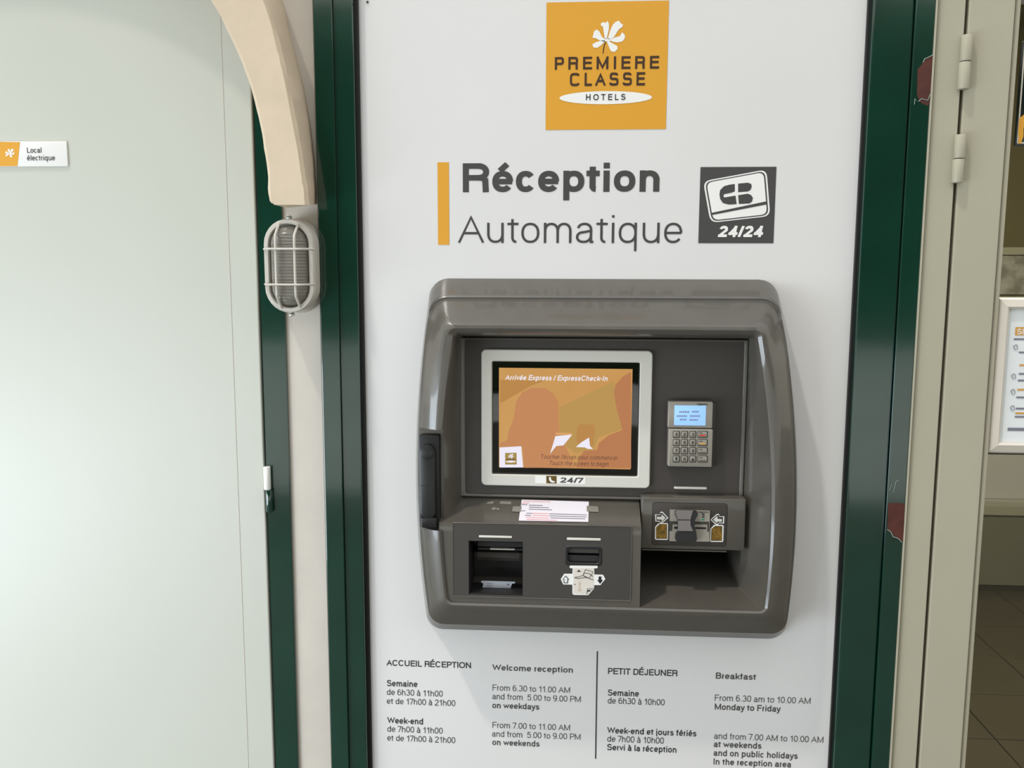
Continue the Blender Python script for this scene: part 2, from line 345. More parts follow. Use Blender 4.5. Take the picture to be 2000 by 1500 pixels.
for ch, base, acc in (('é', 'e', 'D:.45,1.62 .66,1.98'), ('è', 'e', 'D:.6,1.5 .32,2.0'), ('à', 'a', 'D:.55,1.5 .27,2.0')):
    g = G[base]; G[ch] = (g[0], g[1], g[2] + [('L', S(acc[2:])[1])])
G['É'] = (G['E'][0], 'C', G['E'][2] + [('L', [(.4, 2.45), (.7, 2.85)])])
def ribbon(bm, pts, w, sq, clamp, closed=False, lay=0):
    n = len(pts); L_, R_ = [], []
    pts = [Vector((a, b)) for a, b in pts]
    if sq and not closed:
        a = (pts[0] - pts[1]).normalized(); b = (pts[-1] - pts[-2]).normalized()
        pts[0] = pts[0] + a * w / 2; pts[-1] = pts[-1] + b * w / 2
    for i in range(n):
        if closed: a = pts[i] - pts[i - 1]; b = pts[(i + 1) % n] - pts[i]
        else: a = pts[i] - pts[max(i - 1, 0)]; b = pts[min(i + 1, n - 1)] - pts[i]
        if a.length < 1e-9: a = b
        if b.length < 1e-9: b = a
        a = a.normalized(); b = b.normalized(); na = Vector((-a.y, a.x)); nb = Vector((-b.y, b.x)); nn = na + nb
        if nn.length < 0.2: nn = na
        nn.normalize(); k = w / 2 / max(nn.dot(na), 0.28)
        L_.append(pts[i] + nn * k); R_.append(pts[i] - nn * k)
    def mk(v):
        y = v.y if clamp is None else min(max(v.y, clamp[0]), clamp[1])
        return bm.verts.new((v.x, y, lay))
    A = [mk(v) for v in L_]; B = [mk(v) for v in R_]
    for i in range(n if closed else n - 1):
        j = (i + 1) % n
        try: bm.faces.new((A[i], B[i], B[j], A[j]))
        except ValueError: pass
STEM_L, STEM_R = set("HIMNEFLDBPRKUhilmnubpkr1"), set("HIMNUhilmnudqNJ1j")
DIAG = set("AVWXYTZvwxyz7/")
def bearing(ch, left):
    if ch in '.:': return .11
    if ch in 'tf': return .03
    if ch in DIAG: return .015
    if ch == '-': return .06
    if left: return .10 if ch in STEM_L else .055
    if ch in STEM_R or ch == 'I': return .10
    return .02 if ch in 'LFPKrkE' else .055
def text_bm(s, wt, track=0.0, slant=0.0, xh=.73, desc=-.29, power=2.25):
    """mesh in a unit where the cap height is 1; returns bm, width"""
    bm = bmesh.new(); x = 0.0
    for ch in s:
        if ch == ' ': x += .36 + track; continue
        wd, cls, strokes = G[ch]; wd = wd * (1 + max(wt - .12, 0) * .9); x += bearing(ch, True) if x > 0 else 0
        if ch in "i.l:I'": wd = wt
        def X(v): return x + wt / 2 + v * (wd - wt)
        def Y(v):
            if cls == 'C': return wt / 2 + v / 2 * (1 - wt)
            lo, mi, hi = wt / 2, xh - wt / 2, 1 - wt / 2
            if v < 0: return lo + v * (lo - (desc + wt / 2))
            if v <= 1: return lo + v * (mi - lo)
            return mi + (v - 1) * (hi - mi)
        for si, st in enumerate(strokes):
            if st[0] == 'E':
                _, cx, cy, rx, ry, a0, a1 = st; full = abs(a1 - a0) >= 360; n = max(6, int(abs(a1 - a0) / (9 if wt > .14 else 14))); pts = []
                for i in range(n if full else n + 1):
                    t = math.radians(a0 + (a1 - a0) * i / n); c, s_ = math.cos(t), math.sin(t)
                    k = (abs(c) ** power + abs(s_) ** power) ** (-1 / power)
                    pts.append((X(cx + rx * c * k), Y(cy + ry * s_ * k)))
                ribbon(bm, pts, wt, False, None, full, si)
            else:
                pts = [(X(a), Y(b)) for a, b in st[1]]
                ribbon(bm, pts, wt, True, (0, 1 if cls == 'C' else max(xh, 0)) if st[0] == 'D' and not any(b > 1 and cls == 'x' for a, b in st[1]) else None, lay=si)
        x += wd + bearing(ch, False) + track; last = bearing(ch, False)
    if slant:
        for v in bm.verts: v.co.x += v.co.y * slant
    return bm, x - last - track
def T(s, x0, yb, x1, cap, d, mt, parent, wt=.12, track=0.0, slant=0.0, name='lettering', label=None, xh=.73, power=2.25):
    """s set level, its baseline starting at px (x0, yb), ending at px column x1, cap height in px"""
    bm, wdt = text_bm(s, wt, track, slant, xh, power=power)
    a, b = P(x0, yb, d), P(x1, yb, d); h = P(x0, yb - cap, d).z - a.z
    kx = (b.x - a.x) / (wdt + slant * .6)
    for v in bm.verts: v.co = Vector((a.x + v.co.x * kx, -d - v.co.z * 3e-5, a.z + v.co.y * h))
    bm.normal_update()
    for f in bm.faces:
        if f.normal.y > 0: f.normal_flip()
    return link(name, bm, mt, parent, label=label)

# flower mark: outlines measured in a 5.556x view whose corner is at (1030, 0)
PET = ['840,420 825,330 820,290 795,275 800,250 830,240 850,250 870,225 885,260 885,310 870,380 858,425',
 '870,430 895,340 925,270 960,235 995,225 1010,250 1040,270 1025,300 1000,310 975,345 940,400 905,430',
 '895,435 950,405 1000,395 1030,350 1060,385 1055,420 1030,450 980,460 930,455',
 '872,440 930,475 975,500 980,530 945,565 905,555 885,510 862,450',
 '850,440 800,490 760,520 715,515 705,480 740,460 800,440',
 '845,430 810,400 780,340 750,320 720,345 715,380 705,410 740,415 790,442 845,455', '835,415 900,415 905,445 840,450']
def flower(parent, cx, cy, sc, d, mt, stem=None, name='flower_mark'):
    bm = bmesh.new()
    for p_ in PET:
        pts = [tuple(float(v) for v in q.split(',')) for q in p_.split()]
        f = face(bm, [P(cx + (x - 880) / 5.556 * sc, cy + (y - 395) / 5.556 * sc, d) for x, y in pts])
    bm.normal_update()
    for f in bm.faces:
        if f.normal.y > 0: f.normal_flip()
    bmesh.ops.triangulate(bm, faces=bm.faces[:])
    o = link(name, bm, mt, parent)
    if stem:
        pts = [(848, 455), (835, 490), (825, 535), (820, 582)]
        L1 = [(cx + (x - 880) / 5.556 * sc, cy + (y - 395) / 5.556 * sc) for x, y in pts]
        poly('flower_stem', [(x - .9 * sc, y) for x, y in L1] + [(x + .9 * sc, y) for x, y in reversed(L1)], d, stem, parent)
    return o
#@@SETTING
# ================================================================== SETTING
ZB, ZT = 0.0, 2.75
def upright(name, pxa, pxb, d0, d1, mt, parent=None, bev=0.001, zb=0.06, zt=2.6, kind=None):
    o = link(name, bx(P(pxa, 750, d1).x, P(pxb, 750, d1).x, zb, zt, d0, d1, bev), mt, parent)
    if kind: o['kind'] = kind
    return o
XP0, XP1 = VX(713), VX(1657)
# masonry that carries it all
link('wall_left', bx(-3.2, P(-350, 750, 0).x, ZB, ZT, -0.20, 0.0), M['strip'])['kind'] = 'structure'
link('wall_middle', bx(P(545, 750, 0).x, XP0 - 0.012, ZB, ZT, -0.20, 0.0), M['strip'])['kind'] = 'structure'
link('wall_front', bx(-3.2, 3.4, ZT - 0.14, ZT + 0.5, -0.20, 0.0), M['plaster'])['kind'] = 'structure'
link('wall_right', bx(P(2400, 750, 0).x, 3.4, ZB, ZT - 0.14, -0.20, 0.0), M['strip'])['kind'] = 'structure'
# left door
d1 = thing('door_1', 'white painted metal door leaf left of the caged wall lamp', 'door', (P(100, 750).x, 0, 0), kind='structure')
link('door_leaf', bx(P(-340, 750, .014).x, P(509.5, 750, .014).x, 0.03, 2.62, -0.03, 0.014, 0.002), M['door'], d1)
xs = P(447, 500, .014).x
link('door_seam', bx(xs, xs + 0.0012, 0.05, 2.6, 0.013, 0.0146), M['strip'], d1)
# green frame left of the beige strip (hinge side of the left door)
f1 = thing('trim_1', 'dark green door frame upright between white door and beige strip', 'frame', (P(530, 750).x, 0, 0), kind='structure')
upright('frame_face', 513, 560.5, -0.04, 0.010, M['green'], f1, 0.002)
upright('shadow_strip', 500, 516, -0.05, -0.005, M['gasket'], f1, 0)  # black strip standing in for the shadow line beside the leaf
# beige vertical strip
st = link('trim_2', bx(P(560, 750, .004).x, P(629, 750, .004).x, 0.03, 2.6, -0.01, .004, .001), M['strip']); st['kind'] = 'structure'
# green frame round the white sign: left post of two faces, right post of two faces
f2 = thing('trim_3', 'dark green metal post left of the white sign board', 'post', (P(665, 750).x, 0, 0), kind='structure')
upright('frame_face', 629, 664.5, 0.0, 0.022, M['green'], f2, 0.0015)
upright('frame_face', 665.5, 703, 0.0, 0.016, M['green'], f2, 0.002)
upright('rubber_seal', 703.2, 713, 0.0, 0.006, M['gasket'], f2, 0.001)
f3 = thing('trim_4', 'dark green metal post with chipped paint right of the white sign board', 'post', (P(1720, 750).x, 0, 0), kind='structure')
upright('rubber_seal', 1657, 1667, -0.02, 0.006, M['gasket'], f3, 0.001)
upright('frame_face', 1667.2, 1743, -0.02, 0.018, M['green'], f3, 0.003)
upright('frame_face', 1746, 1783, -0.02, 0.022, M['green'], f3, 0.002)
upright('frame_groove', 1742, 1747, -0.02, 0.010, M['gasket'], f3, 0)
# glazed door on the right
d2 = thing('door_2', 'beige metal glazed door at the right edge', 'door', (P(1850, 750).x, 0, 0), kind='structure')
upright('frame_lip', 1783.3, 1787, -0.02, 0.024, M['beige'], d2, 0.0008)
upright('door_jamb', 1787, 1838, -0.05, 0.018, M['beige'], d2, 0.0015)
upright('gap_blocker', 1837, 1847, -0.06, -0.004, M['beigedark'], d2, 0)  # dark strip added in the gap to keep light out
GL = P(1935, 750, 0.016).x
o = upright('door_stile', 1845, 1930, -0.03, 0.018, M['beige'], d2, 0.002)
upright('glazing_bead', 1930, 1941, -0.03, 0.012, M['beige'], d2, 0.003)
XG1 = P(2420, 750, 0).x
link('door_stile', bx(XG1 - 0.12, XG1, .06, 2.6, -0.03, 0.018, .002), M['beige'], d2)
link('bottom_rail', bx(GL - .002, XG1 - .12, .06, .26, -0.03, 0.018, .002), M['beige'], d2)
link('top_rail', bx(GL - .002, XG1 - .12, 2.35, 2.6, -0.03, 0.018, .002), M['beige'], d2)
link('glass_pane', bx(GL - .002, XG1 - .12, .26, 2.35, -0.016, -0.008), M['pane'], d2)
#@@INTERIOR
# inside room seen through the glass
XR1 = 3.4; YB = 2.60
def hit_floor(px, py):
    ray = RGT * ((px - 1000) / FOC) + DWN * ((py - 750) / FOC) + FWD
    t = -EYE / ray.z; return EYEP + ray * t
YB = hit_floor(1950, 1147).y
fl = link('floor', bx(-3.2, XR1, -0.12, -0.004, -YB, -0.02), M['grout']); fl['kind'] = 'structure'
yl = [hit_floor(1900, y).y for y in (1171, 1223, 1283, 1355, 1440)]
step = (yl[0] - yl[4]) / 4
xl = hit_floor(1904, 1235).x
tme = None
y = yl[0]
nrow = 0
while y > 0.1:
    for k in range(-2, 8):
        X0 = xl + k * step; X1_ = X0 + step - .005
        if X1_ > XR1 or X0 < .2: continue
        if tme is None:
            t0 = link('tile', bx(0, step - .005, -.012, 0, -step + .005, 0, .0012, 1), M['tile'], fl, loc=(0, 0, 0)); tme = t0.data
            t_ = t0
        else:
            t_ = bpy.data.objects.new('tile', tme); COL.objects.link(t_); t_.parent = fl
        t_.location = (X0, y - step, random.uniform(-.0006, .0006))
    y -= step
for k in range(-2, 8):
    X0 = xl + k * step
    if X0 + step > XR1 or X0 < .2: continue
    t_ = bpy.data.objects.new('tile', tme); COL.objects.link(t_); t_.parent = fl; t_.location = (X0, yl[0], 0)
def wy(px, py, Y):  # point on an interior plane y = Y
    ray = RGT * ((px - 1000) / FOC) + DWN * ((py - 750) / FOC) + FWD
    return EYEP + ray * ((Y + DIST) / ray.y)
z970 = wy(1960, 972, YB).z; z490 = wy(1980, 490, YB).z; z1000 = wy(1960, 1000, YB).z
wb = link('wall_back', bx(-3.3, XR1 + .12, -.12, ZT + .14, -YB - .12, -YB), M['olive']); wb['kind'] = 'structure'
pn = link('wall_panelling', bx(.4, XR1 - .1, z970, z490 - .02, -YB, -YB + .02, .002), M['inwall'], wb)
cb = thing('low_cupboard', 'low grey cupboard front against the inside wall behind the glass door', 'cupboard', (wy(1960, 1000, YB).x, YB, 0))
x0c = wy(1840, 1000, YB).x
for k in range(4):
    link('cupboard_door', bx(x0c + k * .42, x0c + k * .42 + .412, .03, z1000, -YB + .022, -YB + .055, .003), M['dado'], cb)
link('cupboard_top', bx(x0c - .02, x0c + 1.7, z1000, z970, -YB + .022, -YB + .065, .003), M['inwall'], cb)
link('plinth', bx(x0c, x0c + 1.68, 0.001, .03, -YB + .022, -YB + .05), M['beigedark'], cb)
pb = thing('streaked_panel', 'pale streaked board high on the inside wall seen through the glass', 'board', (wy(1990, 530, YB - .05).x, YB, z490))  # plain streaked panel on the inside wall
a = wy(1925, 575, YB - .03); b = wy(2200, 492, YB - .03)
link('board_face', bx(a.x, b.x, a.z, b.z, -YB + .02, -YB + .035, .002), M['streak'], pb)
link('board_edge', bx(a.x, b.x, b.z - .015, b.z + .02, -YB + .02, -YB + .045, .002), M['inwall'], pb)
link('ceiling', bx(-3.2, XR1, ZT + .0, ZT + .14, -YB, -.2), M['inwall'])['kind'] = 'structure'
link('wall_side', bx(XR1, XR1 + .12, -.12, ZT + .14, -YB, -0.0), M['olive'])['kind'] = 'structure'
link('wall_inner', bx(-3.3, -3.2, -.12, ZT + .14, -YB, -0.0), M['olive'])['kind'] = 'structure'
# outside, in front of the facade: reflected in the gloss paint and lighting it
link('ground', bx(-14, 14, -0.2, -0.01, 0.0, 4.3), M['ground'])['kind'] = 'structure'
link('forecourt', bx(-24, 24, -0.2, -0.012, 4.5, 19.0), M['pave'])['kind'] = 'structure'
bm = bmesh.new()
bmesh.ops.create_icosphere(bm, subdivisions=5, radius=1)
from mathutils import noise
for v in bm.verts:
    n_ = noise.noise(v.co * 9) * .10 + noise.noise(v.co * 25) * .05
    v.co = v.co * (1 + n_); v.co = Vector((v.co.x * 34, -20 + v.co.y * 2.5, 2.4 + v.co.z * 5.2))
hg = link('hedge', bm, M['hedge'], loc=(0, -20, 0)); setp(hg, 'dark green clipped hedge across the forecourt facing the wall', 'hedge')
#@@ARCH
# ================================================================== ARCH, LAMP, DOOR SIGN
D_A = 0.085
ARC = []
for i in range(26):
    t = math.radians(175 - i * 5.5)
    ARC.append((t, (-112 + 634 * math.cos(t), 360 - 634 * math.sin(t)), (-112 + 745 * math.cos(t), 360 - 745 * math.sin(t)), (-112 + 772 * math.cos(t), 360 - 772 * math.sin(t))))
FI = [a[1] for a in ARC] + [(410, 0), (440, 55), (466, 110), (486, 165), (503, 230), (514, 290), (521, 345), (523, 385), (533, 400)]
FO = [a[2] for a in ARC] + [(517, 0), (534, 55), (548, 110), (560, 165), (573, 230), (584, 290), (592, 345), (597, 380), (599, 400)]
BO = [a[3] for a in ARC] + [(546, 0), (560, 55), (574, 110), (588, 165), (600, 230), (608, 290), (612, 345), (614, 380), (614, 398)]
bm = bmesh.new(); rows = []
def sm(L, n=4):
    out = []
    for i in range(len(L) - 1):
        p0, p1, p2, p3 = [Vector(L[max(min(j, len(L) - 1), 0)]) for j in (i - 1, i, i + 1, i + 2)]
        for k in range(n):
            t = k / n; out.append(.5 * ((2 * p1) + (p2 - p0) * t + (2 * p0 - 5 * p1 + 4 * p2 - p3) * t * t + (3 * p1 - p0 - 3 * p2 + p3) * t ** 3))
    out.append(Vector(L[-1])); return out
fi, fo, bo = sm(FI), sm(FO), sm(BO)
for a, b, c in zip(fi, fo, bo):
    A = P(a.x, a.y, D_A); B = P(b.x, b.y, D_A); C_ = P(c.x, c.y, .02)
    if rows and (A - rows[-1][2].co).length < .004: continue
    j = lambda: Vector((random.uniform(-.0008, .0008), 0, random.uniform(-.0008, .0008)))
    row = [Vector((A.x, .0, A.z)), Vector((A.x, .0 - D_A + .006, A.z)) + j(), A + Vector((.006, 0, 0)) + j(), (A + B) / 2, B + Vector((-.003, 0, 0)) + j(), B + Vector((.003, .006, 0)) + j(), C_ + j(), Vector((C_.x, 0, C_.z))]
    rows.append([bm.verts.new(v) for v in row])
for r0, r1 in zip(rows, rows[1:]):
    for i in range(len(r0) - 1): bm.faces.new((r0[i], r0[i + 1], r1[i + 1], r1[i]))
    bm.faces.new((r0[-1], r0[0], r1[0], r1[-1]))
bm.faces.new(rows[0]); bm.faces.new(list(reversed(rows[-1])))
bmesh.ops.recalc_face_normals(bm, faces=bm.faces[:])
ar = link('plaster_arch', bm, M['plaster'], smooth=38, loc=(P(570, 400).x, 0, P(570, 400).z))
setp(ar, 'cream plastered arch springing above the caged wall lamp', 'arch')

lx0, lx1, lz0, lz1 = rc(534, 428, 630, 612, 0.004)
def capsule(cx, z0, z1, hw, n=14):
    out = []
    for i in range(n + 1):
        t = math.pi * i / n; out.append((cx + hw * math.cos(t), z1 - hw + hw * math.sin(t)))
    for i in range(n + 1):
        t = math.pi + math.pi * i / n; out.append((cx + hw * math.cos(t), z0 + hw + hw * math.sin(t)))
    return out
RX0, RX1, RZ0, RZ1 = rc(517, 428, 612, 610, .062)
lcx = (RX0 + RX1) / 2; hw = (RX1 - RX0) / 2
lp = thing('wall_lamp', 'oval white caged bulkhead lamp with ribbed glass on the beige strip', 'lamp', (lcx, 0, RZ0))
def loft(name, loops, mt, parent, capfront=True, smooth=40):
    bm = bmesh.new(); R_ = [[bm.verts.new((x, -d, z)) for x, z in lo] for lo, d in loops]
    for a, b in zip(R_, R_[1:]):
        for i in range(len(a)):
            k = (i + 1) % len(a); bm.faces.new((a[i], a[k], b[k], b[i]))
    if capfront: bm.faces.new(R_[-1])
    bmesh.ops.recalc_face_normals(bm, faces=bm.faces[:])
    return link(name, bm, mt, parent, smooth)
zc = lambda k: (RZ0 + k, RZ1 - k)
def cap(k): return capsule(lcx, RZ0 + k, RZ1 - k, hw - k)
loft('lamp_body', [(cap(-.004), .004), (cap(-.002), .012), (cap(0), .014), (cap(0), .046), (cap(.001), .050)], M['lampwhite'], lp)
loft('front_ring', [(cap(-.001), .046), (cap(-.001), .060), (cap(.001), .063), (cap(.007), .063), (cap(.009), .060), (cap(.009), .050)], M['lampwhite'], lp, False)
loops = []
for i in range(8):
    t = i / 7 * math.pi / 2; loops.append((cap(.010 + (hw - .012) * .55 * (1 - math.cos(t))), .048 + .030 * math.sin(t)))
loft('glass_cover', loops, M['lampglass'], lp, True, 60)
def guard_x(X):
    # upright bar bowed over the glass
    e_ = hw - .003; dx = abs(X - lcx); zz = math.sqrt(max(e_ * e_ - dx * dx, 1e-6)); zt = RZ1 - hw + zz; zb = RZ0 + hw - zz
    zt = min(zt, RZ1 - .003)
    pts = []
    for i in range(15):
        t = i / 14; pts.append((X, -(.060 + .027 * min(1, math.sin(math.pi * t) * 2.2)), zt + (zb - zt) * t))
    return pts
for X in (P(539, 520, .087).x, P(576, 520, .087).x):
    link('guard_bar', tube(guard_x(X), .0024), M['lampwhite'], lp, 60)
for py in (486, 556):
    z = P(565, py, .09).z; pts = []
    for i in range(13):
        t = i / 12; pts.append((lcx - hw - .001 + (2 * hw + .002) * t, -(.060 + .030 * min(1, math.sin(math.pi * t) * 2.0)), z))
    link('guard_bar', tube(pts, .0020), M['lampwhite'], lp, 60)
for zz in (RZ1 + .004, RZ0 - .004):
    cyl('screw', Vector((lcx, -.052, zz)), .0038, .012, 'y', M['chrome'], lp, 12, .001)
cyl('bulb', Vector((lcx, -.030, (RZ0 + RZ1) / 2)), .014, .09, 'z', M['white'], lp, 14, .004)

# hinge on the left door
hg_x = P(523, 955, .02).x
hA, hB, hC = P(523, 912, .02).z, P(523, 957, .02).z, P(523, 1001, .02).z
h1 = sub('hinge', (hg_x, 0, hC), d1)
cyl('upper_barrel', Vector((hg_x - .0015, -.017, (hA + hB) / 2)), .0068, hA - hB - .0006, 'z', M['white'], h1, 18, .001, 'white upper barrel')
cyl('lower_barrel', Vector((hg_x + .0005, -.015, (hB + hC) / 2)), .0068, hB - hC - .0006, 'z', M['green'], h1, 18, .001, 'dark green lower barrel')

# plaque on the left door
X0, X1, Z0, Z1 = rc(-34, 276, 131, 325, .017)
ps = thing('door_plaque', 'small white and yellow name plaque on the white door', 'sign', (X0, -.014, Z0))
plate_m('plaque_plate', X0, X1, Z0, Z1, .014, .017, M['white'], ps, .002, .0006)
poly('yellow_field', [(-33, 276.5), (39, 277.5), (34, 324.5), (-33, 325)], .0173, M['orange'], ps)
flower(ps, 19, 299, .28, .0176, M['white'])
T('Local', 53, 298.5, 81, 10.5, .0176, M['inkblack'], ps, .13)
T('électrique', 53, 313.5, 107.5, 10.5, .0176, M['inkblack'], ps, .13)
#@@HINGES
# hinges of the right door
for i, (ya, ym, yb, xa, lab) in enumerate(((67, 120, 175, 1889, 'upper beige barrel hinge of the glazed door'), (262, 310, 358, 1876, 'lower beige barrel hinge of the glazed door'))):
    xx = P(1841.5, 750, .02).x
    zA, zM, zB = P(xa, ya, .026).z, P(xa, ym, .026).z, P(xa, yb, .026).z
    h = sub('hinge', (xx, 0, zB), d2)
    cyl('upper_barrel', Vector((xx + .001, -.024, (zA + zM) / 2)), .0095, zA - zM - .0012, 'z', M['beige'], h, 24, .0018)
    cyl('lower_barrel', Vector((xx, -.024, (zM + zB) / 2)), .0095, zM - zB - .0012, 'z', M['beige'], h, 24, .0018)
    cyl('hinge_pin', Vector((xx, -.024, (zA + zB) / 2)), .006, zA - zB - .004, 'z', M['gasket'], h, 12)
# chipped paint on the right post
def chip(outer, edge, d, parent):
    poly('paint_chip', outer, d, M['rust'], parent, label='bare red primer patch')
    bm = tube([P(x, y, d + .0006) for x, y in edge], .0007, n=6); link('paint_edge', bm, M['flake'], parent, 60, label='curled pale paint edge')
chip([(1823, 108), (1805, 115), (1799, 128), (1792, 135), (1791, 186), (1797, 200), (1812, 207), (1817, 200), (1823, 160)], [(1803, 122), (1806, 115), (1815, 111), (1823, 107)], .0224, f3)
link('paint_edge', tube([P(x, y, .0230) for x, y in ((1794, 198), (1800, 193), (1812, 196), (1817, 184))], .0007, n=6), M['flake'], f3, 60)
link('paint_edge', tube([P(x, y, .0230) for x, y in ((1786, 204), (1787, 192), (1790, 197))], .0005, n=6), M['flake'], f3, 60)
chip([(1735, 983), (1750, 982), (1767, 984), (1765, 1058), (1752, 1050), (1740, 1042), (1733, 1034)], [(1733, 1034), (1740, 1039), (1744, 1048), (1755, 1052), (1761, 1059)], .0224, f3)
link('paint_edge', tube([P(x, y, .0230) for x, y in ((1737, 958), (1741, 945), (1744, 962), (1750, 940), (1755, 938))], .0005, n=6), M['flake'], f3, 60)

# poster frame and sticker on the glass
X0, X1, Z0, Z1 = rc(1948, 582, 2160, 889, .012); X0 = P(1943, 735, .012).x
pf = thing('framed_poster', 'pale framed notice with yellow headings on the glazed door', 'poster', (X0, 0, Z0))
def bevframe():
    bm = bmesh.new(); w_ = .020
    prof = [(0, .0), (0, .009), (.003, .013), (w_ - .004, .016), (w_, .013), (w_, .004)]
    R_ = []
    for ins, d in prof: R_.append([bm.verts.new((x, -d + .008, z)) for x, z in ((X0 + ins, Z0 + ins), (X1 - ins, Z0 + ins), (X1 - ins, Z1 - ins), (X0 + ins, Z1 - ins))])
    for a, b in zip(R_, R_[1:]):
        for i in range(4): bm.faces.new((a[i], a[(i + 1) % 4], b[(i + 1) % 4], b[i]))
    bmesh.ops.recalc_face_normals(bm, faces=bm.faces[:]); return bm
link('snap_frame', bevframe(), M['silver'], pf)
link('shadow_sheet', bx(X0 - .003, X1, Z0 - .003, Z1 - .002, -.0075, -.002), M['gasket'], pf)  # black sheet overhanging below paints the frame's shadow line
link('poster_sheet', bx(X0 + .018, X1 - .018, Z0 + .018, Z1 - .018, -.002, -.0005), M['poster'], pf)
dS = .0002
rpoly('heading_box', 1983, 639, 2040, 655, dS, M['amber'], pf)
T('SI', 1986, 653, 1999, 11, dS + .0004, M['white'], pf, .16)
for k, (yy, x_) in enumerate(((661, 1980), (687, 1990), (712, 1991), (729, 1990), (742, 1988), (760, 1987), (775, 1985), (797, 1984), (806, 1983), (813, 1982))):
    rpoly('text_line', x_, yy, 2100, yy + 3.5, dS, M['amber'] if k in (2, 5, 8) else M['paperink'], pf)
for k, (x_, yy) in enumerate(((1984, 678), (1980, 735), (1979, 765), (1978, 797))):
    bm = tube([P(x_ + 5 * math.cos(t_ * .7) * (1 if t_ % 2 else .6), yy + 5 * math.sin(t_ * .7), dS + .0003) for t_ in range(9)], .0005, n=5, closed=True)
    link('pictogram', bm, M['paperink'], pf)
rpoly('text_line', 1968, 836, 2060, 842, dS, M['paperink'], pf)
X0, X1, Z0, Z1 = rc(1991, 78, 2150, 284, 0.0)
yk = thing('door_sticker', 'black and yellow sticker at the top right on the glazed door', 'sign', (X0, 0, Z0))
plate_m('sticker_sheet', X0, X1, Z0, Z1, -.007, -.005, mat('black_sticker', (18, 26, 22), .2), yk, .003, .0004)
frame('sticker_border', (X0 + .004, X1 - .004, Z0 + .004, Z1 - .004), (X0 + .0065, X1 - .0065, Z0 + .0065, Z1 - .0065), -.005, -.0044, -.005, M['silver'], yk, .002, .001, .0002, metric=True)
poly('yellow_shape', [(1989.5, 281), (1989, 250), (1991, 231), (2003, 221), (2040, 221), (2040, 232), (2008, 236), (1999, 250), (1999, 266), (1994, 280)], -.0040, M['orange'], yk)
#@@BOARD
# ================================================================== WHITE SIGN BOARD
kx0, kx1, kz0, kz1 = rc(880, 600, 1490, 1190, 0)
sb = thing('sign_board', 'tall white reception sign board with grey and yellow print behind the machine', 'sign', ((XP0 + XP1) / 2, 0, .3))
holed('board_sheet', (XP0, XP1, .25, 2.6), [(kx0, kx1, kz0, kz1)], -.006, 0, M['board'], sb)
d = .0006
sq = rpoly('yellow_square', 1066.5, 3, 1303.5, 253, d, M['orange'], sb)
d2_ = .0011
flower(sq, 1188.5, 71, 1.0, d2_, M['white'], M['brown'])
T('PREMIERE', 1083.5, 136.5, 1287, 25, d2_, M['brown'], sq, .19, track=.27, power=4)
T('CLASSE', 1113, 168.5, 1259.5, 26, d2_, M['brown'], sq, .19, track=.28, power=4)
X0, X1, Z0, Z1 = rc(1092.5, 178, 1273.5, 203.5, d2_)
bm = bmesh.new(); face(bm, [((X0 + X1) / 2 + (X1 - X0) / 2 * math.cos(t_ * math.pi / 24), -d2_, (Z0 + Z1) / 2 + (Z1 - Z0) / 2 * math.sin(t_ * math.pi / 24)) for t_ in range(48)])
link('white_oval', bm, M['white'], sq)
T('HOTELS', 1144.5, 196, 1221.5, 12, d2_ + .0005, M['inkblack'], sq, .17, track=.38)
rpoly('yellow_bar', 855, 317, 877, 478, d, M['orange'], sb)
T('Réception', 904, 375.5, 1287.5, 56.5, d, M['ink'], sb, .192, track=-.02)
T('Automatique', 895, 474.5, 1332, 54, d, M['ink'], sb, .085, track=.0)
# bank card panel, measured in a 2.74x view with its corner at (830, 290)
cp = rpoly('card_panel', 1366, 326, 1513.5, 475, d, M['slate'], sb)
def q(t): return [(830 + float(v.split(',')[0]) / 2.74, 290 + float(v.split(',')[1]) / 2.74) for v in t.split()]
def rounded(pts, r, n=5):
    out = []; N = len(pts)
    for i in range(N):
        p_, a, b = Vector(pts[i]), Vector(pts[i - 1]), Vector(pts[(i + 1) % N])
        u, v_ = p_ + (a - p_).normalized() * r, p_ + (b - p_).normalized() * r
        for k in range(n + 1):
            t = k / n; out.append(tuple(u * (1 - t) ** 2 + p_ * 2 * t * (1 - t) + v_ * t * t))
    return out
def scale_q(pts, k):
    c = sum((Vector(p_) for p_ in pts), Vector((0, 0))) / len(pts); return [tuple(c + (Vector(p_) - c) * k) for p_ in pts]
card = q('1488,175 1828,112 1848,362 1528,398')
poly('card_outline', rounded(card, 15), d2_, M['white'], cp)
poly('card_outline', rounded(scale_q(card, .945), 13), d2_ + .0004, M['slate'], cp)
poly('card_outline', rounded(scale_q(card, .90), 12), d2_ + .0008, M['white'], cp)
dk = d2_ + .0012
poly('card_stripe', q('1531,345 1826,283 1826,300 1531,357'), dk, M['slate'], cp)
poly('card_mark', q('1658,190 1658,230 1640,237 1600,245 1597,256 1602,262 1662,252 1668,298 1625,300 1595,292 1580,270 1576,245 1580,222 1600,202 1628,194'), dk, M['slate'], cp)
poly('card_mark', q('1676,188 1728,183 1746,190 1749,205 1742,222 1728,230 1676,234'), dk, M['slate'], cp)
poly('card_mark', q('1676,250 1728,242 1746,250 1755,265 1750,285 1736,294 1680,297'), dk, M['slate'], cp)
T('24/24', 1402, 463, 1491, 22, d2_, M['white'], cp, .24, slant=.16)
